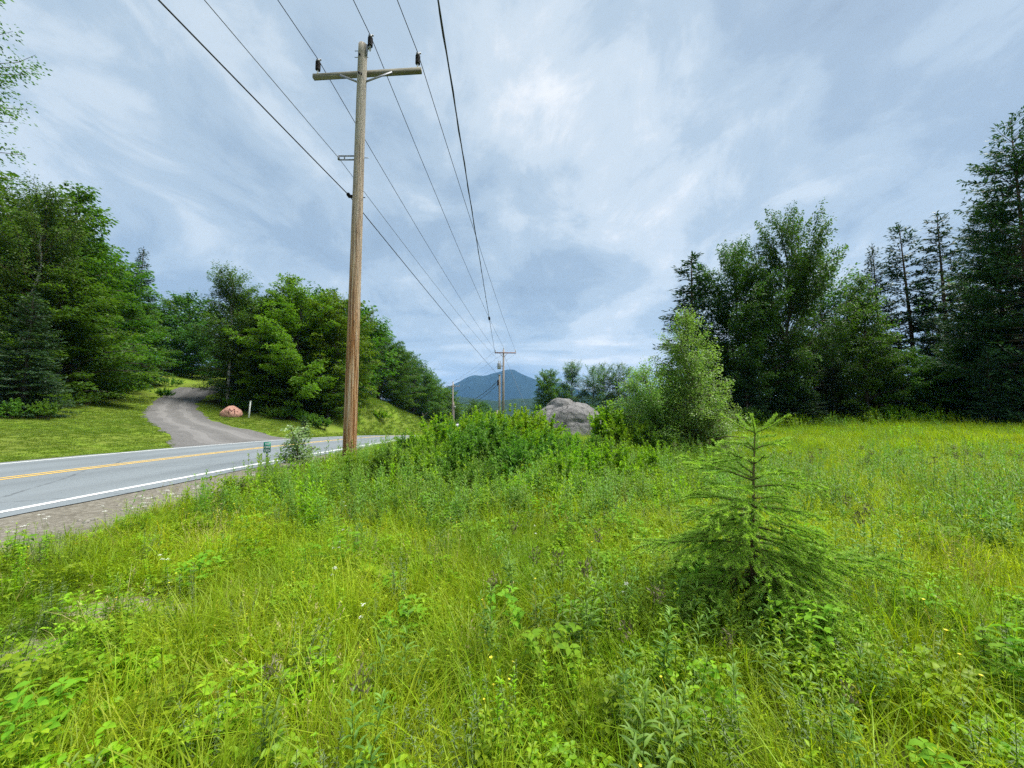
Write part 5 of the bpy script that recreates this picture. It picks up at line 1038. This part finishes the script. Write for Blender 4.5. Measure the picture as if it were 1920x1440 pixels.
def bare_soil():
    mat = gravel('sandy_soil', (0.15, 0.125, 0.085), (0.27, 0.235, 0.175), (0.42, 0.39, 0.33)); g = np.random.default_rng(6)
    for k, (a, b_, rx, ry) in enumerate(BARE):
        n = 28; t = np.linspace(0, 2 * np.pi, n, endpoint=False); rr_ = 1 + .22 * np.convolve(np.tile(g.normal(0, 1, n), 3), np.ones(3) / 3, 'same')[n:2 * n]; rings = [(0, 0, 0)]; V = [[a, b_, gz(a, b_) + .025]]
        for f in (.4, .75, 1.15):
            X = a + np.cos(t) * rx * rr_ * f; Y = b_ + np.sin(t) * ry * rr_ * f; V += list(np.stack([X, Y, ground_z(X, Y) + .024 * (1.15 - f) + .004 + g.normal(0, .003, n)], 1))
        j = np.arange(n); j2 = (j + 1) % n; F = [np.stack([np.zeros(n, int), 1 + j, 1 + j2], -1)]
        for q_ in range(2): o_ = 1 + q_ * n; F += [np.stack([o_ + j, o_ + n + j, o_ + n + j2], -1), np.stack([o_ + j, o_ + n + j2, o_ + j2], -1)]
        tag(link('bare_soil', tri_mesh('bare_soil', np.array(V), np.concatenate(F), mat, True)), kind='structure')
bare_soil()

# white wildflowers one can count, dark-tipped goldenrod stalks
def yarrow(seed):
    g = np.random.default_rng(seed); root = MB(); heads = []
    for k in range(g.integers(2, 4)):
        a = g.uniform(0, 6.28); p = np.array([math.cos(a), math.sin(a), 0]) * .03; t = p + np.array([g.normal(0, .04), g.normal(0, .04), g.uniform(.3, .4)]); fl = MB(); root.add(*tube([p, t], [.002, .0014], 3, False)); n = 16; aa = g.uniform(0, 6.28, n); r = np.sqrt(g.random(n)) * .035
        az = g.uniform(0, 6.28, n); V, F = leaves4(t + np.stack([np.cos(aa) * r, np.sin(aa) * r, g.normal(0, .003, n)], 1), np.stack([np.cos(az), np.sin(az), np.full(n, .15)], 1), np.tile([0, 0, 1.0], (n, 1)), .02, .018, .05); fl.add(V, F, np.repeat(g.random(n), 2)); heads.append(fl.mesh('flower_head', M['white']))
    return root.mesh('stem', M['stem']), heads
YA = [yarrow(400 + k) for k in range(3)]
for k, (x, y) in enumerate([(px_ + .35 * (1 - sstep(5, 9, py_)), py_) for px_, py_ in [(-5.35, 5.2), (-5.2, 5.0), (-5.4, 5.5), (-5.05, 4.75), (-5.3, 4.6), (-5.1, 5.35), (-5.25, 5.9), (-4.95, 6.2), (-5.15, 6.6), (-5.5, 4.2), (-4.9, 5.7), (-4.85, 7.2), (-5.3, 3.75), (-4.6, 7.6), (-5.3, 8.3), (-5.1, 8.0), (-4.5, 8.8), (-5.0, 6.9)]]):
    o = thing('white_yarrow', 'white-headed yarrow along the gravel shoulder', 'flower', (x, y, gz(x, y)), k * 1.3, 'white yarrow along the shoulder', (.72, .72, .72)); link('stem', YA[k % 3][0], o); [link('flower_head', h_, o) for h_ in YA[k % 3][1]]
for k, (x, y) in enumerate([(-2.9, 3.2), (-1.75, 3.9), (-1.35, 2.9), (-1.62, 3.5), (.25, 4.0), (-2.3, 5.2), (-1.9, 6.4), (-.9, 2.3), (.75, 2.6), (4.6, 5.0), (9.0, 14), (11.5, 19), (14, 18), (1.2, 6.6)]):
    o = thing('white_yarrow', 'single small white flower among the meadow grass', 'flower', (x, y, gz(x, y)), k * 1.1, 'white flowers among the grass', (.36, .36, .9)); link('stem', YA[k % 3][0], o); [link('flower_head', h_, o) for h_ in YA[k % 3][1]]
def stalk(seed):
    b = stem_weed(seed, 2, .5, .62, .075, .017, 40, .03, .5); g = np.random.default_rng(seed); n = 46; q = g.uniform(0, 1, n); h = MB(); P = np.stack([g.normal(0, .018, n), g.normal(0, .018, n), .56 + q * .10], 1); V, F = leaves4(P, rdir(g, n, 1.3), rdir(g, n), .03, .009); h.add(V, F, np.repeat(g.random(n), 2)); return b.mesh('leafy_stem', M['golden']), h.mesh('flower_bud', M['seedhead'])
ST = [stalk(500 + k) for k in range(3)]
for k, (x, y, s) in enumerate([(-.92, 1.50, .8), (-.55, 1.42, .85), (.28, 2.35, 1.0), (.42, 2.2, 1.0), (.15, 2.5, .95), (.52, 1.75, .85), (.75, 2.0, .9), (.95, 1.7, .8), (2.75, 3.0, 1.0), (2.95, 3.15, 1.05), (2.15, 1.55, .75), (1.25, 1.45, .7), (.02, 3.0, 1.0), (.62, 2.75, 1.0), (3.2, 3.6, 1.0), (-.1, 2.2, .9)]):
    o = thing('goldenrod_stalk', 'leafy goldenrod stalk with a dark budding tip in the near meadow', 'weed', (x, y, gz(x, y)), k * 1.7, 'dark-tipped goldenrod stalks near the young spruce', (s, s, s)); link('leafy_stem', ST[k % 3][0], o); link('flower_bud', ST[k % 3][1], o)
for k in range(34):
    x, y = mg.uniform(3.6, 13), mg.uniform(4.5, 9.5); o = thing('goldenrod_stalk', 'dark-tipped goldenrod stalk in the weedy belt across the open field', 'weed', (x, y, gz(x, y)), k * 1.7, 'goldenrod stalks in the field belt', (1.15,) * 3); link('leafy_stem', ST[k % 3][0], o); link('flower_bud', ST[k % 3][1], o)

# ------------------------------------------------------------------ air
def haze():
    m, t = new_mat('pale_air'); v = t.node('ShaderNodeVolumePrincipled'); v.inputs['Color'].default_value = (0.20, 0.50, 1.0, 1); v.inputs['Density'].default_value = 0.000095; v.inputs['Anisotropy'].default_value = 0.0; t.l.new(v.outputs[0], t.out.inputs['Volume'])
    V, F = box((0, 2600, 180), (5000, 3200, 360)); tag(link('haze', tri_mesh('haze', V, np.array(F), m)), 'pale summer haze filling the valley air', kind='stuff')
HAZE = True
if HAZE: haze()
